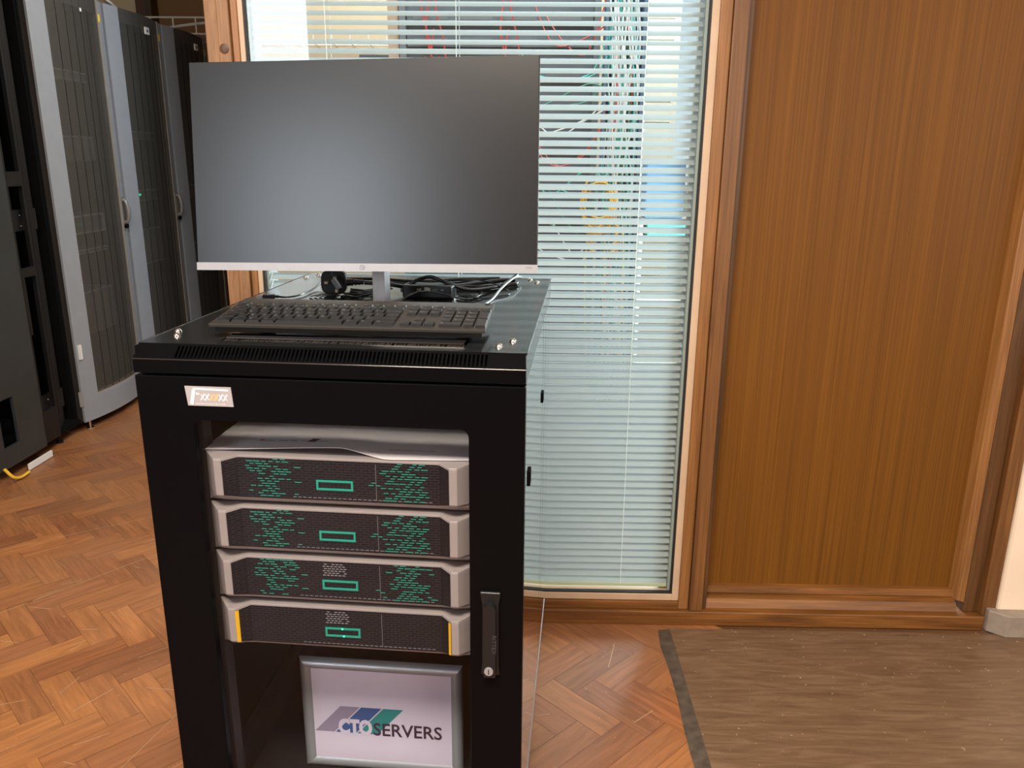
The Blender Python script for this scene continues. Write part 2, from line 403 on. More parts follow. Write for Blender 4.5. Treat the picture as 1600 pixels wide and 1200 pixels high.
    def text(s, txt, size, origin, xdir=(1, 0, 0), ydir=(0, 0, 1), mi=0, thick=0.0002, bold=0.0, align='LEFT', shear=0.0, width=None):
        c = bpy.data.curves.new('t', 'FONT'); c.body = txt; c.size = size; c.offset = bold; c.align_x = align; c.shear = shear
        c.resolution_u = 3
        o = bpy.data.objects.new('t', c); COL.objects.link(o)
        dg = bpy.context.evaluated_depsgraph_get(); me = bpy.data.meshes.new_from_object(o.evaluated_get(dg))
        X = Vector(xdir).normalized(); Y = Vector(ydir).normalized(); Z = X.cross(Y); O = Vector(origin)
        sc = 1.0
        if width and len(me.vertices):
            ww = max(v.co.x for v in me.vertices) - min(v.co.x for v in me.vertices); sc = width / ww
        vs = [O + X * v.co.x * sc + Y * v.co.y + Z * thick for v in me.vertices]
        s.add(vs, [tuple(p.vertices) for p in me.polygons], mi)
        bpy.data.objects.remove(o); bpy.data.curves.remove(c); bpy.data.meshes.remove(me)
        return s
    def build(s, name, mats, parent=None, bevel=0, smooth=False, seg=2):
        me = bpy.data.meshes.new(name); me.from_pydata(s.v, [], s.f)
        if not isinstance(mats, (list, tuple)): mats = [mats]
        for m in mats: me.materials.append(MT[m] if isinstance(m, str) else m)
        for p, mi in zip(me.polygons, s.m): p.material_index = mi
        bm = bmesh.new(); bm.from_mesh(me); bmesh.ops.recalc_face_normals(bm, faces=bm.faces); bm.to_mesh(me); bm.free()
        if smooth:
            for p in me.polygons: p.use_smooth = True
            me.set_sharp_from_angle(angle=R(42))
        o = bpy.data.objects.new(name, me); COL.objects.link(o)
        if parent: o.parent = parent
        if bevel:
            b = o.modifiers.new('bevel', 'BEVEL'); b.width = bevel; b.segments = seg; b.limit_method = 'ANGLE'; b.angle_limit = R(40)
        return o

def tag(o, label, cat, group=None, kind=None):
    o['label'] = label; o['category'] = cat
    if group: o['group'] = group
    if kind: o['kind'] = kind
    return o
def struct(o, label=None):
    o['kind'] = 'structure'
    if label: o['label'] = label
    return o
def empty(name, loc=(0, 0, 0), rz=0):
    o = bpy.data.objects.new(name, None); COL.objects.link(o); o.location = loc; o.rotation_euler = (0, 0, rz); o.empty_display_size = 0.05
    return o
def copy_tree(o, parent=None):
    c = o.copy(); COL.objects.link(c)
    if parent: c.parent = parent
    for ch in list(o.children): copy_tree(ch, c)
    return c

# cabinet frame of reference (u = across the front, v = depth, z = up)
CX, CY, TH = -0.2989, 1.1444, R(-4.1217)
D, ZT, ZC, ZL, YB = 0.8053, 1.0258, 1.0060, 0.9843, 0.0231
def cab(u, v, z):
    c, s = math.cos(TH), math.sin(TH); return (CX + c * u - s * v, CY + s * u + c * v, z)
def cempty(name, u, v, z, rz=0): return empty(name, cab(u, v, z), TH + rz)

YW = 2.0776
# ================================================================ SETTING
# --- parquet floor
def make_floor():
    me = bpy.data.meshes.new('floor')
    a, bw = 0.225, 0.075
    vs = []; fs = []; cols = []; uvs = []
    x0, x1, y0, y1 = -4.0, 3.2, -3.0, 6.4
    # dark joint bed just below the blocks
    vs += [(x0, y0, -0.0025), (x1, y0, -0.0025), (x1, y1, -0.0025), (x0, y1, -0.0025)]; fs.append((0, 1, 2, 3)); cols.append(hexc('3a2616')); uvs.append([(0, 0)] * 4)
    pal = [hexc(h) for h in ('9a643c', 'a26a3e', '925c38', '98633c', '8a5838', 'a86f40', '9f683e', '945f3c', '8e5b3a', 'a46c40')]
    c45 = math.cos(R(-45)); s45 = math.sin(R(-45))
    g = 0.0004
    def block(px, py, L, W):
        cx, cy = px + L / 2, py + W / 2
        X = cx * c45 - cy * s45 - 1.35; Y = cx * s45 + cy * c45 + 2.06
        if not (x0 - .1 < X < 0.6 and y0 - .1 < Y < y1 - .1): return
        if X > 0.6: return
        col = random.choice(pal); k = random.uniform(0.88, 1.08); col = tuple(min(1, q * k) for q in col[:3]) + (1,)
        o = len(vs); off = (random.uniform(0, 50), random.uniform(0, 50))
        for (qx, qy) in ((px + g, py + g), (px + L - g, py + g), (px + L - g, py + W - g), (px + g, py + W - g)):
            vs.append((qx * c45 - qy * s45 - 1.35, qx * s45 + qy * c45 + 2.06, random.uniform(0, 0.0004)))
        fs.append((o, o + 1, o + 2, o + 3)); cols.append(col)
        loc = ((0, 0), (L, 0), (L, W), (0, W)) if L > W else ((0, 0), (0, L), (W, L), (W, 0))
        uvs.append([(off[0] + q[0], off[1] + q[1]) for q in loc])
    n = 3  # a = 3 * bw : herringbone lattice
    for i in range(-100, 100):
        for j in range(-40, 40):
            px = i * bw + j * n * bw; py = i * bw - j * n * bw
            if abs(px) > 9 or abs(py) > 9: continue
            block(px, py, a, bw)                      # lying
            block(px - bw + 0.0, py, bw, a) if True else None
    sr_ = random.Random(5)
    for (sx, sy, ang, ln) in [(-1.9, 1.6, 52, 1.5), (-1.15, 1.0, 50, 1.3), (-2.0, 2.3, 35, 1.2), (-1.7, 1.5, 20, .5), (-.95, 1.2, 75, .6)] + [(sr_.uniform(-2.2, .3), sr_.uniform(.9, 3.4), sr_.uniform(-20, 80), sr_.uniform(.02, .12)) for _ in range(90)]:
        a_ = R(ang); dx_, dy_ = math.cos(a_) * ln, math.sin(a_) * ln; nx_, ny_ = -math.sin(a_) * .0013, math.cos(a_) * .0013
        o = len(vs); vs += [(sx - nx_, sy - ny_, .0007), (sx + dx_ - nx_, sy + dy_ - ny_, .0007), (sx + dx_ + nx_, sy + dy_ + ny_, .0007), (sx + nx_, sy + ny_, .0007)]
        fs.append((o, o + 1, o + 2, o + 3)); cols.append(hexc('c09a78')); uvs.append([(0, 0)] * 4)
    me.from_pydata(vs, [], fs); me.materials.append(MT['parquet'])
    ca = me.color_attributes.new('block', 'FLOAT_COLOR', 'CORNER'); uvl = me.uv_layers.new(name='grain')
    for p, c, u in zip(me.polygons, cols, uvs):
        for k, li in enumerate(p.loop_indices):
            ca.data[li].color = c; uvl.data[li].uv = u[k]
    o = bpy.data.objects.new('floor', me); COL.objects.link(o); return struct(o)
make_floor()

# scratches worn into the parquet are part of the floor surface; brown lino sheet on top at the right
lm = MB().box(0.42, 3.15, -2.9, YW - 0.045, 0.0005, 0.004)
struct(lm.build('floor', 'lino'), 'worn brown linoleum sheet over the parquet')
ed = MB()
pts = [(0.385, -2.9)]
seg = 60
left = []; right = []
for i in range(seg + 1):
    y = -2.9 + (YW - 0.05 + 2.9) * i / seg
    left.append((0.388 + random.uniform(-.004, .004), y)); right.append((0.424, y))
vv = [(x, y, 0.0012) for x, y in left] + [(x, y, 0.0048) for x, y in right]
ed.add(vv, [(i, seg + 1 + i, seg + 2 + i, i + 1) for i in range(seg)])
struct(ed.build('trim_1', mat('grey_edge_tape', '4d4238', 0.6, noise=0.35, nscale=40)), 'grey frayed tape along the linoleum edge')

# --- room shell
struct(MB().box(-4.0, 3.2, -3.0, 4.5, 2.9, 3.0).box(-4.0, -1.62, 4.5, 6.4, 2.9, 3.0).build('ceiling', 'ceil'))
struct(MB().box(-1.62, -1.56, 4.5, 6.4, 0, 2.9).build('wall_side', 'label'))
def wall(name, x0, x1, y0, y1, z0, z1, m): return struct(MB().box(x0, x1, y0, y1, z0, z1).build(name, m))
wall('wall_left', -4.3, -4.0, -3.0, 6.4, 0, 2.9, 'room')
sb = MB()
sb.box(3.2, 3.3, -3.0, 6.4, 0, 0.9).box(3.2, 3.3, -3.0, 6.4, 2.5, 2.9).box(3.2, 3.3, -3.0, -1.0, 0.9, 2.5).box(3.2, 3.3, 1.4, 6.4, 0.9, 2.5)
struct(sb.build('wall_right', 'room'))
rw = MB()
rw.box(-4.1, 3.3, -3.3, -3.0, 0, 0.95).box(-4.1, 3.3, -3.1, -3.0, 2.8, 2.9)
for a, b in ((-4.1, -3.02), (-1.82, 1.5), (3.1, 3.3)): rw.box(a, b, -3.1, -3.0, 0.95, 2.8)
rw.box(-3.02, -1.82, -3.1, -3.0, .95, 1.27).box(1.5, 3.1, -3.1, -3.0, 2.55, 2.8)
struct(rw.build('wall_rear', 'room'))
# far end of the rack room
struct(MB().box(-4.0, -1.62, 6.3, 6.4, 0, 2.9).build('wall_far', 'brownwall'))
struct(MB().box(-4.0, -2.83, 6.20, 6.298, 0, 2.9).build('trim_2', 'wallbeige'), 'pale plaster column behind the racks')
struct(MB().box(-2.83, -2.72, 6.18, 6.298, 0, 2.9).build('trim_3', 'timberdk'), 'dark timber stud beside the brown board')

# --- glazed timber partition in front of the comms room
XG0, XG1, ZG = -0.692, 0.433, 0.0893
ZTOP = 2.55
# window frame (painted), gasket and glass
wf = MB()
wf.box(XG1, XG1 + 0.019, YW - 0.004, YW + 0.05, ZG - .019, ZTOP).box(XG0 - 0.012, XG0, YW - 0.004, YW + 0.05, ZG - .019, ZTOP).box(XG0, XG1, YW - 0.004, YW + 0.05, ZG - 0.019, ZG)
wf.box(XG0, XG1, YW - 0.004, YW + .05, ZTOP - .02, ZTOP)
win = struct(wf.build('window_1', 'wframe', bevel=0.001))
gk = MB()
gk.box(XG1 - 0.005, XG1, YW + 0.001, YW + .012, ZG, ZTOP - .02).box(XG0, XG0 + 0.006, YW + 0.001, YW + .012, ZG, ZTOP - .02).box(XG0 + .006, XG1 - .005, YW + 0.001, YW + .012, ZG, ZG + .005)
gk.build('gasket', 'gasket', win)
MB().box(XG0 + .006, XG1 - .005, YW + 0.005, YW + 0.009, ZG + .005, ZTOP - .02).build('glass_pane', 'glass', win)

jm = MB().box(XG1 - .0115, XG1 + .03, YW + .0125, YW + .09, ZG - .01, ZTOP - .02).box(XG0 - .011, XG0 + .011, YW + .0125, YW + .09, ZG - .01, ZTOP - .02)
jm.build('inner_jamb', mat('grey_jamb', '9fa6a2', .5), win)
# timber posts
def post(n, xs, m, y0, y1=YW + 0.09, z0=0.045, z1=ZTOP): return struct(MB().box(xs[0], xs[1], y0, y1, z0, z1).build('trim_%d' % n, m, bevel=0.0025))
post(4, (0.452, 0.4815), 'timberlt', YW - 0.010)
post(5, (0.482, 0.520), 'timber', YW - 0.018)
post(6, (0.520, 0.534), 'timberdk', YW - 0.004)
post(7, (-0.783, -0.752), 'timberpink', YW - 0.012, z0=0.0)
post(8, (-0.751, -0.722), 'timberpink', YW - 0.018, z0=0.0)
post(9, (-0.721, -0.7045), 'timberlt', YW - 0.008)
struct(MB().dome((-0.738, YW - 0.0178, 1.555), 0.012, 0.002, axis='y', mi=0).build('trim_10', 'timberdk'), 'dark knot in the left post')
# sill rails
struct(MB().box(-0.721, 0.452, YW - 0.012, YW + 0.09, 0.045, 0.0695).build('trim_11', 'sill', bevel=0.002), 'upper sill rail beneath the window')
struct(MB().box(-0.751, 1.332, YW - 0.022, YW + 0.09, 0.0, 0.0445).build('baseboard_back', 'sill', bevel=0.003), 'orange-brown timber sole plate')
# veneered panel to the right
struct(MB().box(0.534, 1.262, YW + 0.045, YW + 0.07, 0.045, ZTOP).build('wall_back', 'veneer'), 'orange-brown veneered panel')
bd = MB()
bd.prism([(YW + .002, 0.045), (YW + .045, 0.045), (YW + .045, .082), (YW + 0.012, .070)], 'x', .534, 1.262)
bd.prism([(YW + .028, 0.080), (YW + .045, 0.080), (YW + .045, .103), (YW + 0.032, .1)], 'x', .534, 1.262)
struct(bd.build('trim_12', 'sill'), 'sloping moulding below the veneered panel')
struct(MB().prism([(1.252, YW + .045), (1.274, YW + .045), (1.28, YW + .006), (1.262, YW + .02)], 'z', .075, ZTOP).build('trim_13', 'timberlt'), 'light timber bead at the right edge of the panel')
post(14, (1.280, 1.322), 'timberdk', YW + 0.004)
post(15, (1.322, 1.361), 'timber', YW - 0.016, z0=.045)
# top rail + head over the partition
struct(MB().box(-0.783, 1.361, YW - .012, YW + .09, ZTOP, 2.9).build('trim_16', 'timber'))
# white plaster pier
pier = MB()
n = 14
for i in range(n):
    pass
pier.box(1.364, 3.2, YW - 0.022, YW + 0.2, 0.0, 2.9)
struct(pier.build('wall_front', 'plaster', bevel=0.012, seg=3), 'warm white plaster pier')
struct(MB().prism([(1.334, YW - .030), (1.372, YW - .064), (3.2, YW - .064), (3.2, YW - .0225), (1.364, YW - .0225), (1.362, YW - .016), (1.334, YW - .012)], 'z', 0.004, 0.072).build('baseboard_front', 'skirt', bevel=0.006, seg=3), 'grey painted skirting, chipped')

# --- comms room shell
Y2 = 4.4
bw = MB()
bw.box(-1.62, 0.56, Y2, Y2 + .1, 0, 2.9)
struct(bw.build('wall_comms', 'wallbeige'))
cw = MB()
for k in range(29): cw.box(0.56, 0.735, Y2, Y2 + .1 - .0, k * .1, k * .1 + .096)
cw.box(.56, .735, Y2 + .01, Y2 + .09, 0, 2.9)
cw.box(.735, 3.2, Y2, Y2 + .1, 0, .55).box(.735, 3.2, Y2, Y2 + .1, 2.6, 2.9).box(1.5, 3.2, Y2, Y2 + .1, .55, 2.6)
struct(cw.build('trim_17', 'wallcream'), 'cream boarded wall beside the bright window')
wr = struct(MB().box(.735, .765, Y2 - .01, Y2 + .06, .55, 2.6).box(.86, .875, Y2, Y2 + .06, .55, 2.6).box(.735, 1.5, Y2 - .02, Y2 + .06, .52, .56).build('window_2', 'wallcream'))
MB().box(.765, 1.5, Y2 + .03, Y2 + .034, .56, 2.6).build('glass_pane', 'glass', wr)
# outside ground
struct(MB().box(-1.5, 30, 4.55, 40, -0.2, -0.02).build('ground', 'ground'))

# ================================================================ VENETIAN BLIND
bl = empty('venetian_blind', (0, YW + 0.035, 0.098))
tag(bl, 'pale grey-green venetian blind hanging behind the large window, slats tilted', 'blind')
sl = MB()
W_, TILT, P_ = 0.0262, R(33.5), 0.0215
z = 0.020
k = 0
while z < 2.40:
    t = TILT + R(random.uniform(-1.2, 1.2))
    pr = []
    for q in range(5):
        a = -1 + q / 2
        y = a * W_ / 2; h = 0.0009 * (1 - a * a)
        pr.append((y * math.cos(t) - h * math.sin(t), y * math.sin(t) + h * math.cos(t)))
    xa = XG0 + .013 + random.uniform(-.0008, .0008); xb = XG1 - .012 + random.uniform(-.0008, .0008)
    dz = random.uniform(-.0006, .0006)
    vs = [(xa, p_[0], z + p_[1]) for p_ in pr] + [(xb, p_[0], z + p_[1] + dz) for p_ in pr] + [(xa, p_[0], z + p_[1] - .0003) for p_ in pr] + [(xb, p_[0], z + p_[1] + dz - .0003) for p_ in pr]
    fs = [(i, i + 1, 6 + i, 5 + i) for i in range(4)] + [(11 + i, 10 + i, 15 + i, 16 + i) for i in range(4)] + [(0, 5, 15, 10), (4, 14, 19, 9)]
    sl.add(vs, fs)
    z += P_; k += 1
sl.build('slats', 'slat', bl, smooth=True)
MB().box(XG0 + .012, XG1 - .012, -.011, .011, 0.0, 0.012).build('bottom_rail', mat('pale_bottom_rail', 'c6cbaa', 0.4), bl, bevel=.002)
MB().box(XG0 + .012, XG1 - .012, -.012, .012, 2.405, 2.44).build('head_rail', 'slat', bl, bevel=.002)
for x in (-0.50, -0.18, 0.285):
    MB().tube([(x, -.012, .01), (x, -.012, 2.41)], .0009, n=5).tube([(x + .006, .012, .01), (x + .006, .012, 2.41)], .0008, n=5).build('ladder_cord', 'whitec', bl)

# ================================================================ SERVER CABINET
C = cempty('server_cabinet', 0, 0, 0)
tag(C, 'black floor-standing server cabinet with glass door, servers inside and monitor on top', 'cabinet')
# top cover: sheet with bevelled slotted front
tp = MB()
zt, zb = ZT, ZT - 0.0015
cu0, cu1, cv0, cv1 = -0.183, 0.203, 0.050, 0.100      # cable entry cut-out
for (a, b, c, d) in ((-.3, .3, YB, cv0), (-.3, cu0, cv0, cv1), (cu1, .3, cv0, cv1), (-.3, .3, cv1, D)):
    tp.box(a, b, c, d, zb, zt)
top = tp.build('top_cover', 'cabtop', C)
fb = MB()
# sloping slotted strip, built from solid bars so that the slots are real openings
n = 77; s0, s1 = -0.238, 0.242
def slope(u0, u1, t0, t1):
    pA = (YB * (1 - t0), ZT - (ZT - ZC) * t0); pB = (YB * (1 - t1), ZT - (ZT - ZC) * t1); th = .0012
    vs = []
    for u in (u0, u1):
        vs += [(u, pA[0], pA[1]), (u, pB[0], pB[1]), (u, pB[0] + th, pB[1] - th), (u, pA[0] + th, pA[1] - th)]
    fb.add(vs, [(0, 1, 5, 4), (3, 7, 6, 2), (0, 4, 7, 3), (1, 2, 6, 5), (0, 3, 2, 1), (4, 5, 6, 7)])
slope(-.3, .3, 0, .14); slope(-.3, .3, .88, 1); slope(-.3, s0, .14, .88); slope(s1, .3, .14, .88)
pw = (s1 - s0) / n
for i in range(n): slope(s0 + i * pw, s0 + i * pw + pw * .46, .14, .88)
fb.box(-.3, .3, 0, .0015, ZL, ZC)
fb.box(-.3, .3, 0.0015, .014, ZL, ZL + .0015)
fb.box(-.26, .26, .034, .035, ZL + .006, ZT - .002, 1)  # matt black sheet added behind the slots to stand for inner shade
fb.build('slotted_front_trim', ['cab', 'void'], C)
ds = MB(); ds.box(-.3, -.2985, YB * .3, D, ZL, zb).box(.2985, .3, YB * .3, D, ZL, zb).box(-.3, .3, D - .0015, D, ZL, zb)
ds.box(-.2985, .2985, .06, D - .002, ZL - .004, ZL - .002)
ds.build('top_skirt', 'cabtop', C)
MB().tube([(.3, YB, ZT), (.3, D, ZT)], .0011, n=6).tube([(-.3, YB, ZT), (-.3, D, ZT)], .0009, n=6).tube([(-.3, 0, ZC), (.3, 0, ZC)], .0011, n=6).build('folded_edge', 'chrome' if False else 'cabtop', C)
# cable entry with brush
ce = MB()
ce.box(cu0, cu1, cv0, cv1, ZT - .030, ZT - .028)
for vv_ in (cv0 + .018, cv0 + .028, cv0 + .038): ce.tube([(cu0 + .004, vv_, ZT + .001), (cu1 - .004, vv_, ZT + .001)], .0032, n=8)
ce.build('cable_entry', 'side', C, smooth=True)
br = MB()
for i in range(520):
    u = cu0 + .002 + (cu1 - cu0 - .004) * random.random(); a = random.uniform(-.5, .5) * .006
    br.tube([(u, cv0 + .001, ZT - .001), (u + a, cv0 + .013 + random.uniform(0, .004), ZT - .002 + random.uniform(0, .003))], .0003, n=3)
br.build('brush_strip', mat('brush_bristles', '332c28', 0.6), C)
# fan grilles
for (u, v) in ((-.125, .475), (.118, .485)):
    fg = MB()
    for q, rr in enumerate((.016, .026, .036, .046, .056)):
        for s_ in range(4):
            a0 = s_ * 90 + 8 + q * 3; a1 = a0 + 74; N_ = 10; vs = []
            for i in range(N_ + 1):
                a = R(a0 + (a1 - a0) * i / N_)
                vs += [(u + (rr - .0028) * math.cos(a), v + (rr - .0028) * math.sin(a), ZT + .0003), (u + (rr + .0028) * math.cos(a), v + (rr + .0028) * math.sin(a), ZT + .0003)]
            fg.add(vs, [(2 * i, 2 * i + 1, 2 * i + 3, 2 * i + 2) for i in range(N_)])
    fg.cyl((u, v, ZT), .004, .002, mi=1)
    fg.build('fan_grille', ['void', 'chrome'], C)
for (u, v) in ((-.280, .107), (-.265, .074), (.254, .061), (.272, .100), (.252, .770), (.271, .731), (-.284, .736), (-.268, .783)):
    MB().cyl((u, v, ZT), .0062, .0012).dome((u, v, ZT + .001), .0055, .0045).build('bolt', 'chrome', C, smooth=True)
# frame, side panels, back, base
fr = MB()
for (u0, u1) in ((-.292, -.262), (.262, .292)):
    for (v0, v1) in ((.020, .05), (D - .05, D - .02)): fr.box(u0, u1, v0, v1, .085, ZL - .002)
fr.box(-.27, .27, .02, D - .02, .085, .10).box(-.290, -.262, .02, D - .02, .085, .17).box(.262, .290, .02, D - .02, .085, .17)
fr.build('frame', 'blackin', C)
for sg in (1, -1):
    u0, u1 = (.2925, .3) if sg > 0 else (-.3, -.2925)
    sp = MB().box(u0, u1, .0165, .500, .157, ZL - .003).box(u0, u1, .505, .590, .157, ZL - .003).box(u0, u1, .594, D, .157, ZL - .003)
    so = sp.build('side_panel', 'side', C, bevel=.0009)
    uu = .3 if sg > 0 else -.3
    for (v, zz, hh) in ((.49, .822, .022), (.10, .80, .026)):
        MB().box(uu - .001, uu + sg * .003, v - .012, v + .012, zz - hh / 2, zz + hh / 2).build('panel_latch', 'void', so, bevel=.001)
    MB().tube([(uu, .017, .157), (uu, D, .157)], .0012, n=6).build('bottom_lip', 'alu', so)
MB().box(-.2925, .2925, D - .012, D - .001, .10, ZL - .004).build('back_panel', 'blackin', C)
# mounting rails with square holes and slotted cable trim
for sg in (1, -1):
    ml = MB()
    a, b = sorted((sg * .2265, sg * .262)); ml.box(a, b, .046, .0475, .11, .97)
    a, b = sorted((sg * .2235, sg * .226)); ml.box(a, b, .046, .075, .11, .97)
    for i in range(56):
        zz = .12 + i * .01482; a, b = sorted((sg * .236, sg * .245)); ml.box(a, b, .0452, .046, zz, zz + .009, 1)
    ml.build('mounting_rail', ['blackin', 'void'], C)
for u in (-.245, .245):
    for v in (.06, D - .07):
        cs = MB().box(u - .014, u + .014, v - .02, v + .02, .062, .085).cyl((u - .011, v + .012, .0262), .026, .022, axis='x')
        cs.build('castor', 'plast', C, bevel=.001)
# inner shelf carrying the framed sign
MB().box(-.262, .262, .06, .74, .1005, .1030).build('shelf', 'blackin', C)
for zz in (.488 + .0889 * k for k in range(4)):
    for (a, b, c) in ((-.2615, -.2245, -.2615), (.2245, .2615, .260)):
        MB().box(a, b, .08, .70, zz, zz + .0015).box(c, c + .0015, .08, .70, zz, zz + .03).build('server_rail', 'alu', C)
# door
DZ0, DZ1 = .105, .9800
dr = MB().holed(-.3, .3, DZ0, DZ1, -.2145, .2150, .195, .9105, .013, 0.0, .014)
door = dr.build('door', 'cab', C, bevel=.0012)
MB().box(-.2175, .218, .0062, .0090, .192, .9135).build('door_glass', 'doorglass', door)
gs = MB().holed(-.2195, .2200, .190, .9155, -.2150, .2155, .1945, .911, .013, .0090, .0115)
gs.build('glass_seal', 'gasket', door)
# badge
bdg = MB()
sh = .004
bdg.prism([(-.2215, .9655), (-.1485, .9655), (-.1465, .9345), (-.2185, .9345)], 'y', -.0012, 0)
def stroke(p, q, wd, mi, y=-.0014):
    p = Vector((p[0], 0, p[1])); q = Vector((q[0], 0, q[1])); d = (q - p).normalized(); nn = Vector((-d.z, 0, d.x)) * wd / 2
    bdg.add([(a.x, y, a.z) for a in (p - nn, q - nn, q + nn, p + nn)], [(0, 1, 2, 3)], mi)
stroke((-.2125, .9368), (-.2075, .9600), .0052, 1)
stroke((-.2085, .9618), (-.1530, .9605), .0028, 1)
stroke((-.2045, .9540), (-.1990, .9537), .0028, 1)
for i in range(6):
    xx = -.1975 + i * .0072; mi = 2 if i in (2, 3) else 1
    stroke((xx, .9435), (xx + .0065, .9540), .0020, mi)
    stroke((xx + .0005, .9535), (xx + .0062, .9440), .0011, mi, -.00145)
bdg.text('ALFRESTORM BETTER', .0031, (-.2055, -.0012, .9372), mi=1, width=.047)
bdg.build('badge', ['badge', 'badgelt', 'badgegold'], door)
# swing handle with lock
hn = MB()
hn.prism([(.2315, .6440), (.2655, .6440), (.262, .620), (.2625, .512), (.2640, .494), (.2330, .494), (.235, .512), (.2355, .620)], 'y', -.007, 0)
hd_ = hn.build('handle', 'plast', door, bevel=.0025, seg=3)
gp = MB()
gl = [(.2485 + .0095 * math.cos(R(a)), .618 + .0095 * math.sin(R(a))) for a in range(0, 181, 15)] + [(.2385, .5), (.2395, .4965), (.2575, .4965), (.258, .5)]
gp.prism(gl, 'y', -.0175, -.006)
gp.text('RITTEX', .010, (.2525, -.0176, .575), xdir=(0, 0, -1), ydir=(1, 0, 0), mi=1, width=.034)
gp.build('handle_grip', ['plast', mat('embossed_edge', '3a3a3c', 0.3)], door, bevel=.002, seg=3)
MB().cyl((.2475, -.0205, .509), .0072, .004, axis='y').box(.2468, .2482, -.0209, -.0204, .5045, .5135, 1).build('lock_cylinder', ['alu', 'void'], door, bevel=.0005)

# ================================================================ RACK SERVERS
ST = 0.8446; VB = .045
def plan(k):
    """half outline of the bezel seen from above: (u, protrusion)"""
    return [(-.2215, .0), (-.1945, .033 * k), (-.183, .033 * k), (-.163, .013 * min(1, k * 1.6)), (0, .013 * min(1, k * 1.6))]
def bezel_loop(k):
    h = plan(k); return h + [(-u, w_) for (u, w_) in h[-2::-1]]
def make_server(label, i, green, white, yellow, lit):
    r = cempty('rack_server', 0, VB, ST - .0889 * i - .0875)
    tag(r, label, 'server', 'four matching rack servers in the glass-door cabinet')
    top_ = .0865
    MB().box(-.2195, .2195, .004, .62, 0.0015, top_ - .001).build('chassis', 'equip', r, bevel=.001)
    # bezel body loft
    bz = MB(); lv = [(top_, 1.0), (top_ - .0035, 1.02), (.024, 1.0), (.018, .82), (.009, .30), (.004, .12)]
    n_ = len(bezel_loop(1)); vs = []
    for (z_, k_) in lv: vs += [(u, -w_, z_) for (u, w_) in bezel_loop(k_)]
    fs = []
    for a in range(len(lv) - 1):
        for b in range(n_ - 1): fs.append((a * n_ + b, a * n_ + b + 1, (a + 1) * n_ + b + 1, (a + 1) * n_ + b))
    # top and bottom caps back to the chassis plane
    o = len(vs); vs += [(u, .004, top_) for (u, w_) in bezel_loop(1)]; p_ = len(vs); vs += [(u, .004, .004) for (u, w_) in bezel_loop(1)]
    for b in range(n_ - 1):
        fs.append((b, b + 1, o + b + 1, o + b)); e = (len(lv) - 1) * n_
        fs.append((e + b, e + b + 1, p_ + b + 1, p_ + b))
    bz.add(vs, fs)
    bz.build('bezel', 'silver', r, bevel=.0008)
    # dark perforated face
    gr = MB(); y_ = .0004
    a0, a1 = .0785, .0835
    pts_ = [(-.180, .0315 + y_), (-.163, .0137 + y_), (.163, .0137 + y_), (.180, .0315 + y_)]
    pts_ = [(-.1815, .0332 + y_), (-.163, .0134 + y_), (.163, .0134 + y_), (.1815, .0332 + y_)]
    zt_, zb_ = .0830, .0145
    ztop = [zt_ - .001, zt_, zt_, zt_ - .001]; zbot = [zb_ + .010, zb_, zb_, zb_ + .010]
    vs = [(p[0], -p[1], q) for p, q in zip(pts_, ztop)] + [(p[0], -p[1], q) for p, q in zip(pts_, zbot)]
    vs += [(p[0], -p[1] + .003, q) for p, q in zip(pts_, ztop)] + [(p[0], -p[1] + .003, q) for p, q in zip(pts_, zbot)]
    fs = [(0, 1, 5, 4), (1, 2, 6, 5), (2, 3, 7, 6), (8, 9, 1, 0), (9, 10, 2, 1), (10, 11, 3, 2), (4, 5, 13, 12), (5, 6, 14, 13), (6, 7, 15, 14), (0, 4, 12, 8), (3, 7, 15, 11)]
    gr.add(vs, fs)
    rs = random.Random(3)
    f_ = -.0134 - y_ - .0002
    if True:
        # pale dashes along the foot of the grille
        u = -.075
        while u < .15: gr.box(u, u + .0055, f_ - .0002, f_, .0185, .0192, 1); u += .0082
        gr.box(.0615, .0619, f_ - .0001, f_, .018, .080, 1)
    if white:
        for a in range(6):
            for b in range(6):
                if rs.random() < .9: gr.box(-.034 + b * .0066 + (a % 2) * .0025, -.034 + b * .0066 + (a % 2) * .0025 + .0045, f_ - .0002, f_, .058 + a * .0040, .0593 + a * .0040, 1)
    gr.build('grille', ['grille', 'dash'], r)
    if green:
        for side in (-1, 1):
            gd = MB()
            for row in range(16):
                z_ = .0185 + row * .0042
                for col in range(9):
                    c_ = .152 - col * .0118
                    pr_ = math.exp(-((c_ - .112) / .033) ** 2)
                    if (row * 5 + col * 3) % 7 == 0: pr_ *= .3
                    if rs.random() < pr_ * .9:
                        u = side * (c_ + ((row % 3) - 1) * .0039); L_ = rs.choice((.0065, .0080, .0105))
                        if abs(u) + L_ / 2 > .158: continue
                        gd.box(u - L_ / 2, u + L_ / 2, f_ - .0005, f_, z_, z_ + .0011)
            gd.build('green_accents', 'green', r)
    lg = MB()
    cx, cz, hw, hh, t_ = -.0055, .0415, .0300, .0085, .0032
    lg.box(cx - hw, cx + hw, f_ - .0015, f_, cz + hh - t_, cz + hh).box(cx - hw, cx + hw, f_ - .0015, f_, cz - hh, cz - hh + t_)
    lg.box(cx - hw, cx - hw + t_, f_ - .0015, f_, cz - hh + t_, cz + hh - t_).box(cx + hw - t_, cx + hw, f_ - .0015, f_, cz - hh + t_, cz + hh - t_)
    lo = lg.build('logo', 'green', r)
    lo['label'] = 'green rectangle outline badge'
    if lit:
        MB().box(cx - .002, cx + .001, f_ - .0018, f_ - .0015, cz + hh - t_, cz + hh).box(cx, cx + .003, f_ - .0018, f_ - .0015, cz - hh, cz - hh + t_).build('status_light', 'ledgreen', r)
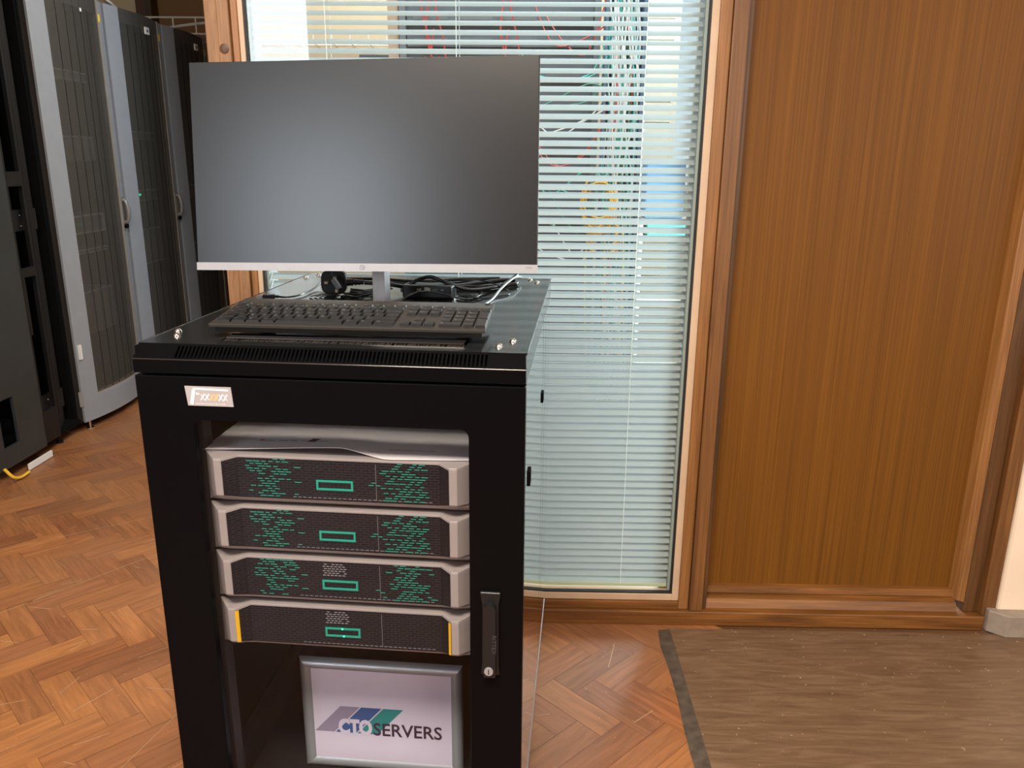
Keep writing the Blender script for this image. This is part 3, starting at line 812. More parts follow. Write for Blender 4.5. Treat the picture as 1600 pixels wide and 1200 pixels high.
    if yellow:
        for sg in (-1, 1):
            ys = MB(); a = sg * .1820; b = sg * .1775
            vs = [(a, -.0350, .082), (b, -.0308, .082), (b, -.0308, .022), (a, -.0350, .024)]
            ys.add(vs + [(x_, y2 + .001, z2) for x_, y2, z2 in vs], [(0, 1, 2, 3), (0, 1, 5, 4), (1, 2, 6, 5), (2, 3, 7, 6), (3, 0, 4, 7)])
            ys.build('yellow_strip', 'yellow', r)
    return r
make_server('silver-edged rack server with green dashes, topmost of four, paper lying on it', 0, 1, 0, 0, 0)
make_server('silver-edged rack server with green dashes and no pale marks, second from the top', 1, 1, 0, 0, 0)
make_server('rack server with green dashes plus pale marks above its logo, third from the top', 2, 1, 1, 0, 0)
make_server('lowest rack server, plain dark grille with yellow strips at both ends', 3, 0, 1, 1, 1)

# ================================================================ PAPER ON TOP SERVER
pp = MB(); nu, nv = 40, 8
def paper_z(u, v):
    h = min(1, (u + .228) / .22) if u < 0 else max(0, 1 - u / .075)
    h = h * h * (3 - 2 * h)
    return .8462 + .0052 * h * max(0, 1 - v / .2)
for j in range(nv + 1):
    for i in range(nu + 1):
        u = -.228 + .45 * i / nu; f = j / nv
        v0 = (.046 + .016 * (u + .228) / .228) if u < 0 else (.062 - .030 * min(1, u / .08) + .012 * max(0, (u - .08) / .14))
        pp.v.append((u + .012 * (1 - f) * 0, v0 + .30 * f, paper_z(u, .3 * f)))
for j in range(nv):
    for i in range(nu):
        a = j * (nu + 1) + i; pp.f.append((a, a + 1, a + nu + 2, a + nu + 1)); pp.m.append(0)
o0 = len(pp.v); pp.v += [(x, y, z_ - .0009) for (x, y, z_) in pp.v[:o0]]
pp.f += [tuple(i + o0 for i in f)[::-1] for f in pp.f[:]]; pp.m += [0] * (len(pp.f) - len(pp.m))
for i in range(nu): pp.f.append((i, i + 1, o0 + i + 1, o0 + i)); pp.m.append(0)
def ptxt(t, size, u, v, mi=1, width=None): pp.text(t, size, (u, v, paper_z(u, v - .055) + .0022), xdir=(1, 0, 0), ydir=(0, 1, 0), mi=mi, width=width)
ptxt('www.ctoservers.com', .010, .075, .066, width=.075)
for (a, b, c, d, mi) in ((-.150, .088, .006, .006, 3), (-.142, .087, .018, .002, 2), (-.118, .088, .016, .003, 2), (-.096, .087, .010, .004, 2), (-.080, .088, .014, .002, 2), (-.050, .088, .018, .0015, 2)):
    z_ = paper_z(a, b - .055) + .0012; pp.add([(a, b, z_), (a + c, b, z_), (a + c + .003, b + d, z_), (a + .003, b + d, z_)], [(0, 1, 2, 3)], mi)
z_ = paper_z(-.066, .03) + .0014; pp.add([(-.066, .084, z_), (-.053, .084, z_), (-.048, .100, z_), (-.061, .100, z_)], [(0, 1, 2, 3)], 1)
root = cempty('paper_brochure', 0, 0, 0)
for i_ in range(len(pp.v)): pass
pob = pp.build('paper_brochure', ['paper', 'print', 'lgrey', 'red'], None, smooth=True)
bpy.data.objects.remove(root)
pob.name = 'paper_brochure'; pob.location = cab(0, 0, 0); pob.rotation_euler = (0, 0, TH)
tag(pob, 'white printed brochure sheet lying on the topmost rack server', 'paper')

# ================================================================ FRAMED SIGN
sg_ = cempty('framed_sign', .007, .205, .1034)
tag(sg_, 'silver snap-frame sign with purple-white poster standing below the servers', 'sign')
OW, OH, FW = .1625, .2525, .0225
fm = MB()
def mitre(p0, p1, p2, p3):
    # profile rises to a rounded ridge
    prof = [(0, 0), (0.15, -.006), (.45, -.0095), (.75, -.0085), (1, -.004)]
    vs = []
    for (t, y) in prof:
        a = [p0[k] * (1 - t) + p3[k] * t for k in (0, 1)]; b = [p1[k] * (1 - t) + p2[k] * t for k in (0, 1)]
        vs += [(a[0], y, a[1]), (b[0], y, b[1])]
    vs += [(p3[0], 0.003, p3[1]), (p2[0], .003, p2[1]), (p0[0], .003, p0[1]), (p1[0], .003, p1[1])]
    m_ = len(prof) + 2
    fm.add(vs, [(2 * i, 2 * i + 1, (2 * i + 3) % (2 * m_), (2 * i + 2) % (2 * m_)) for i in range(m_)])
o_ = [(-OW, 0), (OW, 0), (OW, OH), (-OW, OH)]; i_ = [(-OW + FW, FW), (OW - FW, FW), (OW - FW, OH - FW), (-OW + FW, OH - FW)]
for k in range(4): mitre(o_[k], o_[(k + 1) % 4], i_[(k + 1) % 4], i_[k])
fm.build('sign_frame', 'frame_alu', sg_, smooth=True)
ps = MB().box(-OW + FW - .001, OW - FW + .001, -.0035, .002, FW - .001, OH - FW + .001)
yy = -.0037
def para(x0, x1, z0, z1, sk, mi):
    ps.add([(x0, yy, z0), (x1, yy, z0), (x1 + sk, yy, z1), (x0 + sk, yy, z1)], [(0, 1, 2, 3)], mi)
bx = -.1385; bz = .0850; ph = .0615; sk = .0545
para(bx, bx + .0395, bz, bz + ph, sk, 1)
para(bx + .0425, bx + .0840, bz, bz + ph, sk, 2)
para(bx + .0870, bx + .1275, bz, bz + ph, sk, 3)
ps.text('CTO', .046, (-.0895, yy, bz - .001), bold=.0026, mi=4, thick=.0006, width=.069)
ps.text('SERVERS', .041, (-.0195, yy, bz - .001), bold=.0006, mi=5, thick=.0008, width=.139)
ps.build('poster', ['poster', 'lgrey', 'lblue', 'lteal', 'poster', 'print'], sg_)
MB().box(-.02, .02, .003, .05, 0.0, .004).box(-.02, .02, .003, .0045, 0, .16).build('stand_strut', 'plast', sg_)

# ================================================================ MONITOR
mo = cempty('computer_monitor', .0, .30, ZT)
tag(mo, 'large flat black computer monitor with silver lower bezel standing on the cabinet', 'monitor')
tiltm = Matrix.Translation((-.007, -.045, .0860)) @ Matrix.Rotation(R(-1.2), 4, 'Z') @ Matrix.Rotation(R(-.8), 4, 'Y') @ Matrix.Rotation(R(-7.5), 4, 'X')
HW, HH = .3065, .3560
pn = MB()
pn.box(-HW, HW, .001, .009, 0, HH).box(-.19, .19, .009, .032, .03, .26)
pn.xf(tiltm).build('panel_shell', 'bezblk', mo, bevel=.0015)
MB().box(-HW + .0015, HW - .0015, -.0006, .001, .0125, HH - .0015).xf(tiltm).build('screen', 'screen', mo)
bzl = MB().box(-HW - .0005, HW + .0005, -.0022, .001, -.0015, .0122)
c0 = (-.0015, .0055)
t0 = len(bzl.v)
bzl.tube([(c0[0] + .0042 * math.cos(R(a)), -.0024, c0[1] + .0042 * math.sin(R(a))) for a in range(0, 360, 30)], .00035, n=4, mi=1, closed=True, sub=2)
bzl.text('hp', .0062, (c0[0] - .0024, -.0023, c0[1] - .0014), mi=1, shear=.25)
bzl.text('M27fw', .0042, (HW - .020, -.0023, .0058), mi=1)
bzl.xf(tiltm).build('lower_bezel', ['alu', mat('bezel_print', '6a676e', 0.4)], mo)
nk = MB()
nk.box(-.0150, .0085, .040, .082, .006, .19)
nk.build('stand_neck', 'alu', mo, bevel=.0012)
MB().box(-.045, .045, -.030, .012, .12, .14).xf(Matrix.Translation((0, .035, 0))).build('tilt_hinge', 'plast', mo)
MB().box(-.115, .105, -.115, .072, 0.0, .0075).build('stand_base', 'alu', mo, bevel=.003)

# ================================================================ KEYBOARD
kb = cempty('keyboard', .0135, .060, ZT, R(0.6))
tag(kb, 'black full-size wired keyboard lying in front of the monitor on the cabinet', 'keyboard')
KW, KD = .2185, .150
tk = Matrix.Translation((0, 0.003, .0245)) @ Matrix.Rotation(R(6.0), 4, 'X')
kbm = MB().box(-KW, KW, 0, KD, -.006, 0)
kbm.prism([(.006, -.006), (.010, -.0165), (.120, -.026), (.146, -.022), (.147, -.006)], 'x', -KW + .006, KW - .006)
kbm.xf(tk).build('body', 'key', kb, bevel=.0012)
U = .0190
def key(x, y, w_, d_, txt=None, hgt=.0042):
    m = MB(); x0 = x + .0013; x1 = x + w_ - .0013; y0 = y + .0012; y1 = y + d_ - .0012; t = .0012
    m.add([(x0, y0, 0), (x1, y0, 0), (x1, y1, 0), (x0, y1, 0), (x0 + t, y0 + t, hgt), (x1 - t, y0 + t, hgt), (x1 - t, y1 - t * .6, hgt), (x0 + t, y1 - t * .6, hgt)],
          [(0, 3, 2, 1), (4, 5, 6, 7), (0, 1, 5, 4), (1, 2, 6, 5), (2, 3, 7, 6), (3, 0, 4, 7)])
    if txt: m.text(txt, .0055 if len(txt) == 1 else .0036, (x0 + t + .0015, y1 - .0078 if d_ > .012 else y0 + .003, hgt), xdir=(1, 0, 0), ydir=(0, 1, 0), mi=1, thick=.0001)
    m.xf(tk).build('key', ['keytop', 'legend'], kb)
x0_ = -KW + .0085; ry = [.0085 + i * .0192 for i in range(5)]; fy = ry[4] + .0232
def row(y, items, x=x0_):
    for it in items:
        if isinstance(it, float): x += it * U
        else: key(x, y, it[1] * U, .0188, it[0]); x += it[1] * U
row(ry[0], [('Ctrl', 1.25), ('Fn', 1.25), ('#', 1.25), ('Alt', 1.25), (None, 5.75), ('Gr', 1.25), ('Fn', 1.25), ('Ctrl', 1.75)])
row(ry[1], [('^', 1.25), ('|', 1.0)] + [(c, 1.0) for c in 'ZXCVBNM,./'] + [('^', 2.75)])
row(ry[2], [('Caps', 1.75)] + [(c, 1.0) for c in "ASDFGHJKL;'#"] + [(None, 1.25)])
row(ry[3], [('Tab', 1.5)] + [(c, 1.0) for c in 'QWERTYUIOP[]'] + [('<', 1.5)])
row(ry[4], [(c, 1.0) for c in '`1234567890-='] + [('<-', 2.0)])
def frow(items, x=x0_):
    for it in items:
        if isinstance(it, float): x += it * U
        else: key(x, fy, it[1] * U, .0105, it[0], .003); x += it[1] * U
frow([('Esc', 1.0), 1.0] + [('F%d' % i, 1.0) for i in range(1, 5)] + [.5] + [('F%d' % i, 1.0) for i in range(5, 9)] + [.5] + [('F%d' % i, 1.0) for i in range(9, 13)])
nx = x0_ + 15.35 * U
frow([('P', 1.0), ('S', 1.0), ('B', 1.0)], nx)
row(ry[4], [('Ins', 1.0), ('Hm', 1.0), ('Up', 1.0)], nx); row(ry[3], [('Del', 1.0), ('End', 1.0), ('Dn', 1.0)], nx)
row(ry[1], [1.0, ('^', 1.0)], nx); row(ry[0], [('<', 1.0), ('v', 1.0), ('>', 1.0)], nx)
px_ = x0_ + 18.6 * U
row(ry[4], [('N', 1.0), ('/', 1.0), ('*', 1.0), ('-', 1.0)], px_); row(ry[3], [(c, 1.0) for c in '789'], px_); row(ry[2], [(c, 1.0) for c in '456'], px_)
row(ry[1], [(c, 1.0) for c in '123'], px_); row(ry[0], [('0', 2.0), ('.', 1.0)], px_)
key(px_ + 3 * U, ry[2], U, .0380, '+'); key(px_ + 3 * U, ry[0], U, .0380, '=')
for u in (-.17, .17):
    MB().box(u - .012, u + .012, .118, .126, 0, .026).build('foot', 'key', kb)
lgk = MB().tube([(KW - .012 + .0042 * math.cos(R(a)), KD - .009 + .0042 * math.sin(R(a)), .0003) for a in range(0, 360, 30)], .0003, n=4, closed=True, sub=2)
lgk.text('hp', .0058, (KW - .0145, KD - .0105, .0001), xdir=(1, 0, 0), ydir=(0, 1, 0), shear=.25)
lgk.xf(tk).build('logo', 'void', kb)

# ================================================================ CABLES AND PLUG ON THE CABINET
def cable(name, label, pts, r, m, cat='cable', group=None):
    o = MB().tube([cab(*p) for p in pts], r, n=10, sub=8).build(name, m, None, smooth=True)
    return tag(o, label, cat, group)
# plug lying on its edge, pins towards the viewer
pl = cempty('mains_plug', -.140, .500, ZT + .001, R(8))
tag(pl, 'black three-pin mains plug standing on edge behind the keyboard, left of the neck', 'plug')
pb = MB(); lp = []
for a in range(0, 360, 12):
    ca, sa = math.cos(R(a)), math.sin(R(a)); e = .62
    lp.append((.0265 * math.copysign(abs(ca) ** e, ca), .0260 + .0255 * math.copysign(abs(sa) ** e, sa)))
pb.prism(lp, 'y', -.006, .012)
pb.build('plug_body', 'plast', pl, bevel=.003, seg=3, smooth=True)
for (u, z_, w_, h_) in ((-.013, .0275, .0065, .004), (.0045, .036, .004, .0065), (.0075, .011, .0045, .0065)):
    MB().box(u - w_ / 2, u + w_ / 2, -.0215, -.005, z_ - h_ / 2, z_ + h_ / 2).build('pin', mat('nickel_pin', 'c8bca8', 0.3, metal=.7), pl)
sr = MB().cyl((.024, .005, .025), .0075, .010, axis='x', mi=0)
for k in range(4): sr.cyl((.035 + k * .007, .005, .025), .0072 - k * .0007, .0042, axis='x')
sr.cyl((.030, .005, .025), .0045, .030, axis='x')
sr.build('strain_relief', 'rubber', pl)
cable('mains_cable', 'thick black power cord running from the mains plug past the monitor neck', [(-.078, .510, ZT + .026), (-.03, .53, ZT + .020), (.03, .56, ZT + .008), (.10, .62, ZT + .006), (.17, .70, ZT + .006), (.215, .72, ZT + .006), (.225, .67, ZT + .006), (.17, .62, ZT + .006), (.10, .60, ZT + .006), (.03, .585, ZT + .006)], .0045, 'rubber')
cable('mains_cable', 'glossy black cord arching over the power adapter, its end near the rear bolts', [(.012, .50, ZT + .020), (.035, .50, ZT + .034), (.065, .50, ZT + .042), (.10, .50, ZT + .030), (.14, .53, ZT + .012), (.18, .60, ZT + .007), (.205, .68, ZT + .007), (.222, .755, ZT + .014)], .0040, 'rubber')
cable('signal_cable', 'thin black wire arching in front of the power adapter label', [(.022, .385, ZT + .002), (.035, .40, ZT + .016), (.060, .42, ZT + .024), (.095, .43, ZT + .020), (.13, .44, ZT + .010), (.150, .47, ZT + .003), (.165, .53, ZT + .003), (.150, .60, ZT + .004)], .0016, 'rubber')
cable('signal_cable', 'thin black wire looping widely at the right of the adapter', [(.10, .62, ZT + .014), (.15, .62, ZT + .020), (.20, .60, ZT + .010), (.222, .57, ZT + .002), (.215, .53, ZT + .002), (.17, .49, ZT + .002), (.13, .485, ZT + .0065)], .0014, 'rubber')
cable('signal_cable', 'grey-white strip shaped as a cable, standing for a reflected blind edge', [(.186, .395, ZT + .003), (.196, .48, ZT + .003), (.205, .56, ZT + .012), (.222, .66, ZT + .020), (.232, .74, ZT + .012)], .0024, 'frame_alu')  # reflection of the blind edge, modelled as a pale tube
for k, (a, b) in enumerate(((.0, .0), (.004, -.006), (-.006, .008), (.01, .012))):
    cable('coiled_wire', 'one of the thin black wires bundled between the plug and the neck', [(-.110 + a, .47 + b, ZT + .002 + k * .0032), (-.08, .45 + b, ZT + .004 + k * .003), (-.05, .455 + b, ZT + .010 + k * .002), (-.025 + a, .48 + b, ZT + .008 + k * .003), (-.04, .51 + b, ZT + .004 + k * .003), (-.08, .505 - b, ZT + .003 + k * .003), (-.105, .49 + b, ZT + .004 + k * .003), (-.06, .465 + b, ZT + .005 + k * .003)], .0016, 'rubber', 'cable', 'thin wires bundled beside the plug')
cable('rear_cable', 'black cable lying along the rear edge of the cabinet top', [(-.20, .70, ZT + .004), (-.10, .715, ZT + .004), (0, .69, ZT + .004), (.10, .735, ZT + .0045), (.18, .76, ZT + .0045)], .0038, 'rubber')
# adapter brick
pa = cempty('power_adapter', .062, .50, ZT + .0005, R(-4))
tag(pa, 'black power adapter brick with white printing behind the keyboard', 'power adapter')
MB().box(-.052, .052, -.024, .024, 0, .027).build('adapter_body', 'plast', pa, bevel=.004, seg=3)
lb = MB(); yl = -.0242
lb.text('HE', .0075, (-.020, yl, .0155), mi=0, bold=.0002); lb.box(-.020, -.008, yl - .0002, yl, .0130, .0135); lb.box(-.004, .008, yl - .0002, yl, .0145, .0220); lb.box(-.004, .004, yl - .0003, yl, .0225, .0235)
lb.box(.012, .024, yl - .0002, yl, .0170, .0174).box(.012, .024, yl - .0002, yl, .0195, .0199).text('W', .006, (.030, yl, .0165), mi=0)
lb.build('rating_print', 'legend', pa)
MB().cyl((-.060, -.004, .013), .004, .010, axis='x').build('cord_socket', 'rubber', pa)
# USB connector
us = cempty('usb_connector', -.252, .425, ZT + .001, R(12))
tag(us, 'black USB connector at the left rear of the keyboard, its lead rising behind the monitor', 'USB plug')
MB().box(-.012, .012, -.006, .006, .001, .0095).cyl((.012, 0, .005), .003, .008, axis='x').build('connector_grip', 'plast', us, bevel=.001)
MB().box(-.024, -.012, -.006, .006, .0022, .0072).build('metal_tip', 'alu', us)
MB().tube([(.019, 0, .005), (.035, .004, .003), (.060, .04, .003), (.080, .13, .006), (.098, .20, .03), (.11, .24, .10)], .0019, n=8).build('lead', 'rubber', us, smooth=True)
# small connector hanging over the plug
hc = cempty('hanging_connector', -.126, .470, ZT + .028)
tag(hc, 'small grey-edged cable connector hanging in front of the mains plug', 'connector')
mm = Matrix.Rotation(R(-33), 4, 'Y')
MB().box(-.005, .005, -.004, .004, -.012, .012).xf(mm).build('connector_shell', 'equip', hc, bevel=.001)
MB().tube([(-.007, 0, .011), (-.011, .005, .026), (-.013, .015, .06), (-.010, .02, .10)], .0016, n=8).build('lead', 'rubber', hc, smooth=True)

# ================================================================ GREY PERFORATED RACKS
RX, RY0, RP, RH = -2.136, 3.677, 0.655, 2.046
BOW = .045
def make_rack(sticker, equip):
    r = empty('server_rack')
    w_ = RP - .008
    # carcass (open front): sides, top, back, floor
    cb_ = MB()
    cb_.box(-.95, -.06, 0, .012, .03, RH - .03).box(-.95, -.06, w_ - .012, w_, .03, RH - .03).box(-.95, -.06, .012, w_ - .012, RH - .045, RH - .03).box(-.95, -.93, .012, w_ - .012, .05, RH - .045).box(-.93, -.06, .012, w_ - .012, .03, .05)
    cb_.build('carcass', 'rackblk', r)
    for y in (.05, w_ - .07):
        MB().box(-.11, -.09, y, y + .02, .05, RH - .05).build('mounting_rail', 'rackrib', r)
    # bowed door
    def bx_(t): return BOW * (1 - (2 * t - 1) ** 2) - .02
    def shell(mb, t0, t1, z0, z1, mi=0, th=.02, ns=6, off=0):
        vs = []
        for i in range(ns + 1):
            t = t0 + (t1 - t0) * i / ns; y = t * w_; x = bx_(t) + off
            vs += [(x, y, z0), (x, y, z1), (x - th, y, z0), (x - th, y, z1)]
        fs = []
        for i in range(ns):
            a = 4 * i; fs += [(a, a + 4, a + 5, a + 1), (a + 2, a + 3, a + 7, a + 6), (a + 1, a + 5, a + 7, a + 3), (a, a + 2, a + 6, a + 4)]
        fs += [(0, 1, 3, 2), (4 * ns, 4 * ns + 2, 4 * ns + 3, 4 * ns + 1)]
        mb.add(vs, fs, mi)
    TA, TB = .155, .855
    dm = MB(); shell(dm, 0, TA, .045, RH, 0, .010); shell(dm, .012, TA, .05, RH - .005, 2, .035, 6, -.0102); shell(dm, TB + .05, 1, .045, RH, 0, .045); shell(dm, TA, TB + .05, .045, .16, 0, .045, 10)
    shell(dm, TB, TB + .05, .16, RH, 1, .035)
    shell(dm, TA, TB, .16, .172, 1, .03, 10, -.004)
    dm.build('door_frame', ['rackgrey', 'racktrim', 'rackbrown'], r, smooth=True)
    pm = MB(); n_ = 7
    for i in range(n_):
        a = TA + (TB - TA) * i / n_; b = TA + (TB - TA) * (i + 1) / n_
        shell(pm, a, a + .008, .172, RH, 1, .006, 1, -.006); 
        vs = []
        for q in range(4):
            t = a + .008 + (b - a - .008) * q / 3; vs += [(bx_(t) - .004, t * w_, .172), (bx_(t) - .004, t * w_, RH)]
        pm.add(vs, [(2 * q, 2 * q + 2, 2 * q + 3, 2 * q + 1) for q in range(3)], 0)
    shell(pm, TA, TB, RH - .07, RH - .002, 2, .004, 10, -.006)
    pm.build('perforated_panel', ['perf', 'rackrib', 'equip'], r)
    # handle
    xh = bx_(.93); yh = .93 * w_ - .01
    h_ = MB(); h_.box(xh - .002, xh + .008, yh - .016, yh + .016, .955, 1.10)
    h_.tube([(xh + .006, yh, 1.085), (xh + .022, yh, 1.075), (xh + .030, yh, 1.04), (xh + .030, yh, 1.00), (xh + .020, yh, .972), (xh + .008, yh, .970)], .010, n=10)
    h_.cyl((xh + .006, yh, .950), .012, .014, axis='x', mi=1)
    h_.build('door_handle', ['handle', 'void'], r, smooth=True)
    xb = bx_(.56)
    MB().box(xb - .002, xb + .006, .56 * w_ - .022, .56 * w_ + .022, RH - .095, RH - .058).box(xb + .006, xb + .0065, .56 * w_ - .010, .56 * w_ + .010, RH - .083, RH - .070, 1).build('badge', ['label', 'lblue'], r, bevel=.003)
    if sticker:
        xs = bx_(.88); MB().box(xs - .001, xs + .0015, .868 * w_, .898 * w_, RH - .10, RH - .065).build('yellow_sticker', 'yellab', r)
    for y in (.05, w_ - .05):
        MB().cyl((-.03, y, .0), .018, .006).cyl((-.03, y, .005), .006, .04).build('levelling_foot', 'chrome', r)
    return r
labels = ['grey bow-fronted server rack with perforated door, nearest and leftmost of three',
          'middle one of the three grey bow-fronted server racks, white badge near its top',
          'farthest of the three grey bow-fronted server racks, beside the timber post']
rk0 = make_rack(True, None)
racks = [rk0, copy_tree(rk0), copy_tree(rk0)]
for i, r in enumerate(racks):
    r.location = (RX + .007 * i, RY0 + RP * i, 0); tag(r, labels[i], 'server rack', 'grey server racks in a row')
for ch in list(racks[0].children):
    if ch.name.startswith('badge'): bpy.data.objects.remove(ch)
MB().box(.018, .021, .36, .375, RH - .085, RH - .07).build('small_sticker', 'label', racks[0])
# hinge and white label on the nearest rack
MB().box(-.035, -.012, -.004, .000, .125, .200).build('hinge', 'equiplt', racks[0])
MB().box(-.0190, -.006, .012, .030, .36, .43).build('white_label', 'label', racks[0])
# equipment in the racks
def unit(name, label, i, z0, h, m='equip', front=None, cat='rack unit', y0=.075, y1=.565):
    r = empty(name, (RX + .007 * i, RY0 + RP * i, z0)); tag(r, label, cat)
    MB().box(-.70, -.105, y0, y1, .0005, h).build('unit_case', m, r, bevel=.001)
    if front: front(r, h)
    return r
def edges(r, h):
    MB().box(-.105, -.096, .08, .56, h - .004, h).box(-.105, -.096, .08, .56, 0.001, .004).build('front_edge', 'equiplt', r)
def drives(r, h):
    f = MB()
    for k in range(8):
        y = .085 + k * .06; f.box(-.105, -.094, y, y + .050, .008, h - .008)
    f.build('drive_bays', 'equip', r, bevel=.001)
    MB().box(-.105, -.096, .08, .56, h - .004, h).build('front_edge', 'equiplt', r)
def outline(r, h):
    MB().box(-.105, -.085, .08, .56, h - .006, h).box(-.105, -.085, .08, .56, 0.001, .006).box(-.105, -.085, .08, .086, .006, h - .006).box(-.105, -.085, .553, .56, .006, h - .006).build('silver_outline', 'equiplt', r)
    MB().box(-.095, -.084, .28, .33, h * .45, h * .6).build('green_mark', 'green', r)
def leds(r, h):
    MB().box(-.105, -.085, .30, .312, h * .5, h * .5 + .012).build('green_light', 'ledgreen', r)
    MB().box(-.105, -.085, .26, .27, h * .55, h * .55 + .008).build('red_light', 'ledred', r)
    edges(r, h)
unit('network_switch', 'dim rack unit with a pale front edge, high in the nearest grey rack', 0, 1.66, .045, front=edges)
unit('storage_array', 'drive-bay storage unit in the upper half of the nearest grey rack', 0, 1.28, .12, front=drives)
unit('rack_server', 'silver-outlined server with small green mark, waist height in the nearest grey rack', 0, .93, .09, front=outline, cat='server')
unit('storage_array', 'drive-bay storage unit low in the nearest grey rack', 0, .42, .22, front=drives)
unit('rack_shelf', 'thin pale rack shelf just below the silver-outlined server', 0, .83, .02, front=edges)
unit('rack_server', 'rack unit with green and red lights in the middle grey rack', 1, 1.06, .06, front=leds, cat='server')
unit('network_switch', 'dim rack unit at chest height in the middle grey rack', 1, 1.40, .045, front=edges)
unit('storage_array', 'grey-fronted unit low in the middle grey rack', 1, .70, .20, m='equip', front=edges)
unit('network_switch', 'dim rack unit with pale edge in the farthest grey rack', 2, 1.05, .08, front=edges)
unit('storage_array', 'drive-bay unit low in the farthest grey rack', 2, .55, .2, front=drives)

# ================================================================ OPEN BLACK RACK AT THE LEFT EDGE
ob = empty('open_rack', (RX, 2.99, 0))
tag(ob, 'tall open black rack with cut-out front panel at the far left edge', 'server rack')
W0 = RY0 - 2.99 - .012
MB().box(-.95, -.93, 0, W0, .05, 2.03).box(-.93, -.03, 0.0, .012, .05, 2.03).box(-.93, -.06, W0 - .012, W0, .05, 2.03).box(-.93, -.03, .012, W0 - .012, 2.01, 2.03).box(-.93, -.03, .012, W0 - .012, .05, .07).build('carcass', 'void', ob)
fpn = MB()
# blue-black door leaf on the near half with cut-outs, drawn as plates
Y1 = .33
for (a, b, c, d) in ((0, Y1, .45, 2.0), (0, .05, .055, .45), (.15, Y1, .055, .45), (.05, .15, .055, .14), (.05, .15, .34, .45)):
    fpn.box(-.012, .0, a, b, c, d)
fpn.box(-.0, .001, .10, .104, .80, .84, 1)
fpn.build('front_panel', ['rackblue', 'void'], ob, bevel=.001)
fp2 = MB()
for (a, b, c, d) in ((Y1 + .002, .47, .055, .20), (Y1 + .002, .37, .20, 2.0), (.37, .385, .55, .80), (.37, .47, .80, .84), (.37, .47, 1.18, 1.24), (.37, .47, 1.9, 2.0)):
    fp2.box(-.030, -.018, a, b, c, d)
fp2.build('inner_panel', 'rackblk', ob, bevel=.001)
for y in (.485, .535, .565, .60):
    MB().box(-.05 - (y - .48) * .4, -.030 - (y - .48) * .4, y, y + .016, .07, 2.0).build('vertical_post', 'rackblk', ob, bevel=.002)
rl = MB().box(-.22, -.20, .44, .475, .07, 2.0)
for k in range(60):
    if k % 6 < 4: rl.box(-.1999, -.198, .452, .462, .25 + k * .028, .262 + k * .028, 1)
rl.build('mounting_rail', ['rackblk', 'equiplt'], ob)
for z_ in (.99, .16):
    cm = MB().box(-.075, -.06, .37, .60, z_, z_ + .09)
    for (y, q) in ((.42, .02), (.48, .02), (.42, .065), (.48, .065)): cm.dome((-.060, y, z_ + q), .004, .003, n=8, k=2, mi=1)
    cm.build('cross_member', ['rackblk', 'equiplt'], ob)
MB().box(.0, .022, .02, .05, 1.30, 1.42).cyl((.02, .035, 1.40), .014, .02, axis='x', mi=1).build('door_latch', ['void', 'label'], ob, bevel=.003)
for y in (.02, .50): MB().cyl((-.06, y + .02, 0), .016, .01).cyl((-.06, y + .02, .01), .007, .045).build('levelling_foot', 'rackblk', ob)
oc = empty('cardboard_strip', (RX - .055, 2.99 + .495, 1.05)); 
MB().box(-.002, .002, 0, .018, 0, .13).build('strip', mat('tan_card', '9b7850', .7), oc); tag(oc, 'narrow tan card strip inside the open black rack', 'card')
yc = tag(MB().tube([(RX + .012, 3.00, .07), (RX + .030, 3.02, .028), (RX + .035, 3.06, .012), (RX + .033, 3.12, .012)], .006, n=8).build('yellow_cable', 'yelc', smooth=True), 'short yellow cable end on the floor below the open black rack', 'cable')
tag(MB().box(RX + .004, RX + .012, 3.16, 3.33, .003, .03).build('white_strip', 'label'), 'short white strip lying at the foot of the open black rack', 'strip')
tag(MB().prism([(-.745, 1.905), (-.725, 1.925), (-.715, 1.90), (-.735, 1.890)], 'z', .001, .005).build('paper_scrap', 'label'), 'tiny white paper scrap on the parquet beside the cabinet', 'scrap')

# white wire cable tray above the racks + cables
tr = empty('cable_tray', (-2.3, 5.3, 2.09)); tag(tr, 'white wire cable tray above the farthest grey rack', 'cable tray')
t_ = MB()
for z_ in (0, .10): t_.tube([(-.5, .35, z_), (1.0, .35, z_)], .006, n=6)
for k in range(11): t_.tube([(-.5 + k * .15, .35, 0), (-.5 + k * .15, .35, .10)], .005, n=6).tube([(-.5 + k * .15, .35, 0), (-.5 + k * .15, .75, 0)], .005, n=6)
t_.tube([(-.5, .75, 0), (1.0, .75, 0)], .005, n=6)
t_.build('wire_basket', 'wire', tr)
tag(MB().tube([(-2.5, 5.70, 2.12), (-2.1, 5.72, 2.17), (-1.8, 5.75, 2.13), (-1.5, 5.72, 2.11)], .009, n=8).build('tray_cable', 'wire', smooth=True), 'cream cable lying in the wire tray above the racks', 'cable')
tag(MB().tube([(-2.3, 4.0, 2.06), (-2.2, 4.25, 2.10), (-2.22, 4.55, 2.085), (-2.3, 4.9, 2.04)], .010, n=8).build('rack_top_cable', 'wire', smooth=True), 'cream cable sagging over the tops of the nearest and middle racks', 'cable')

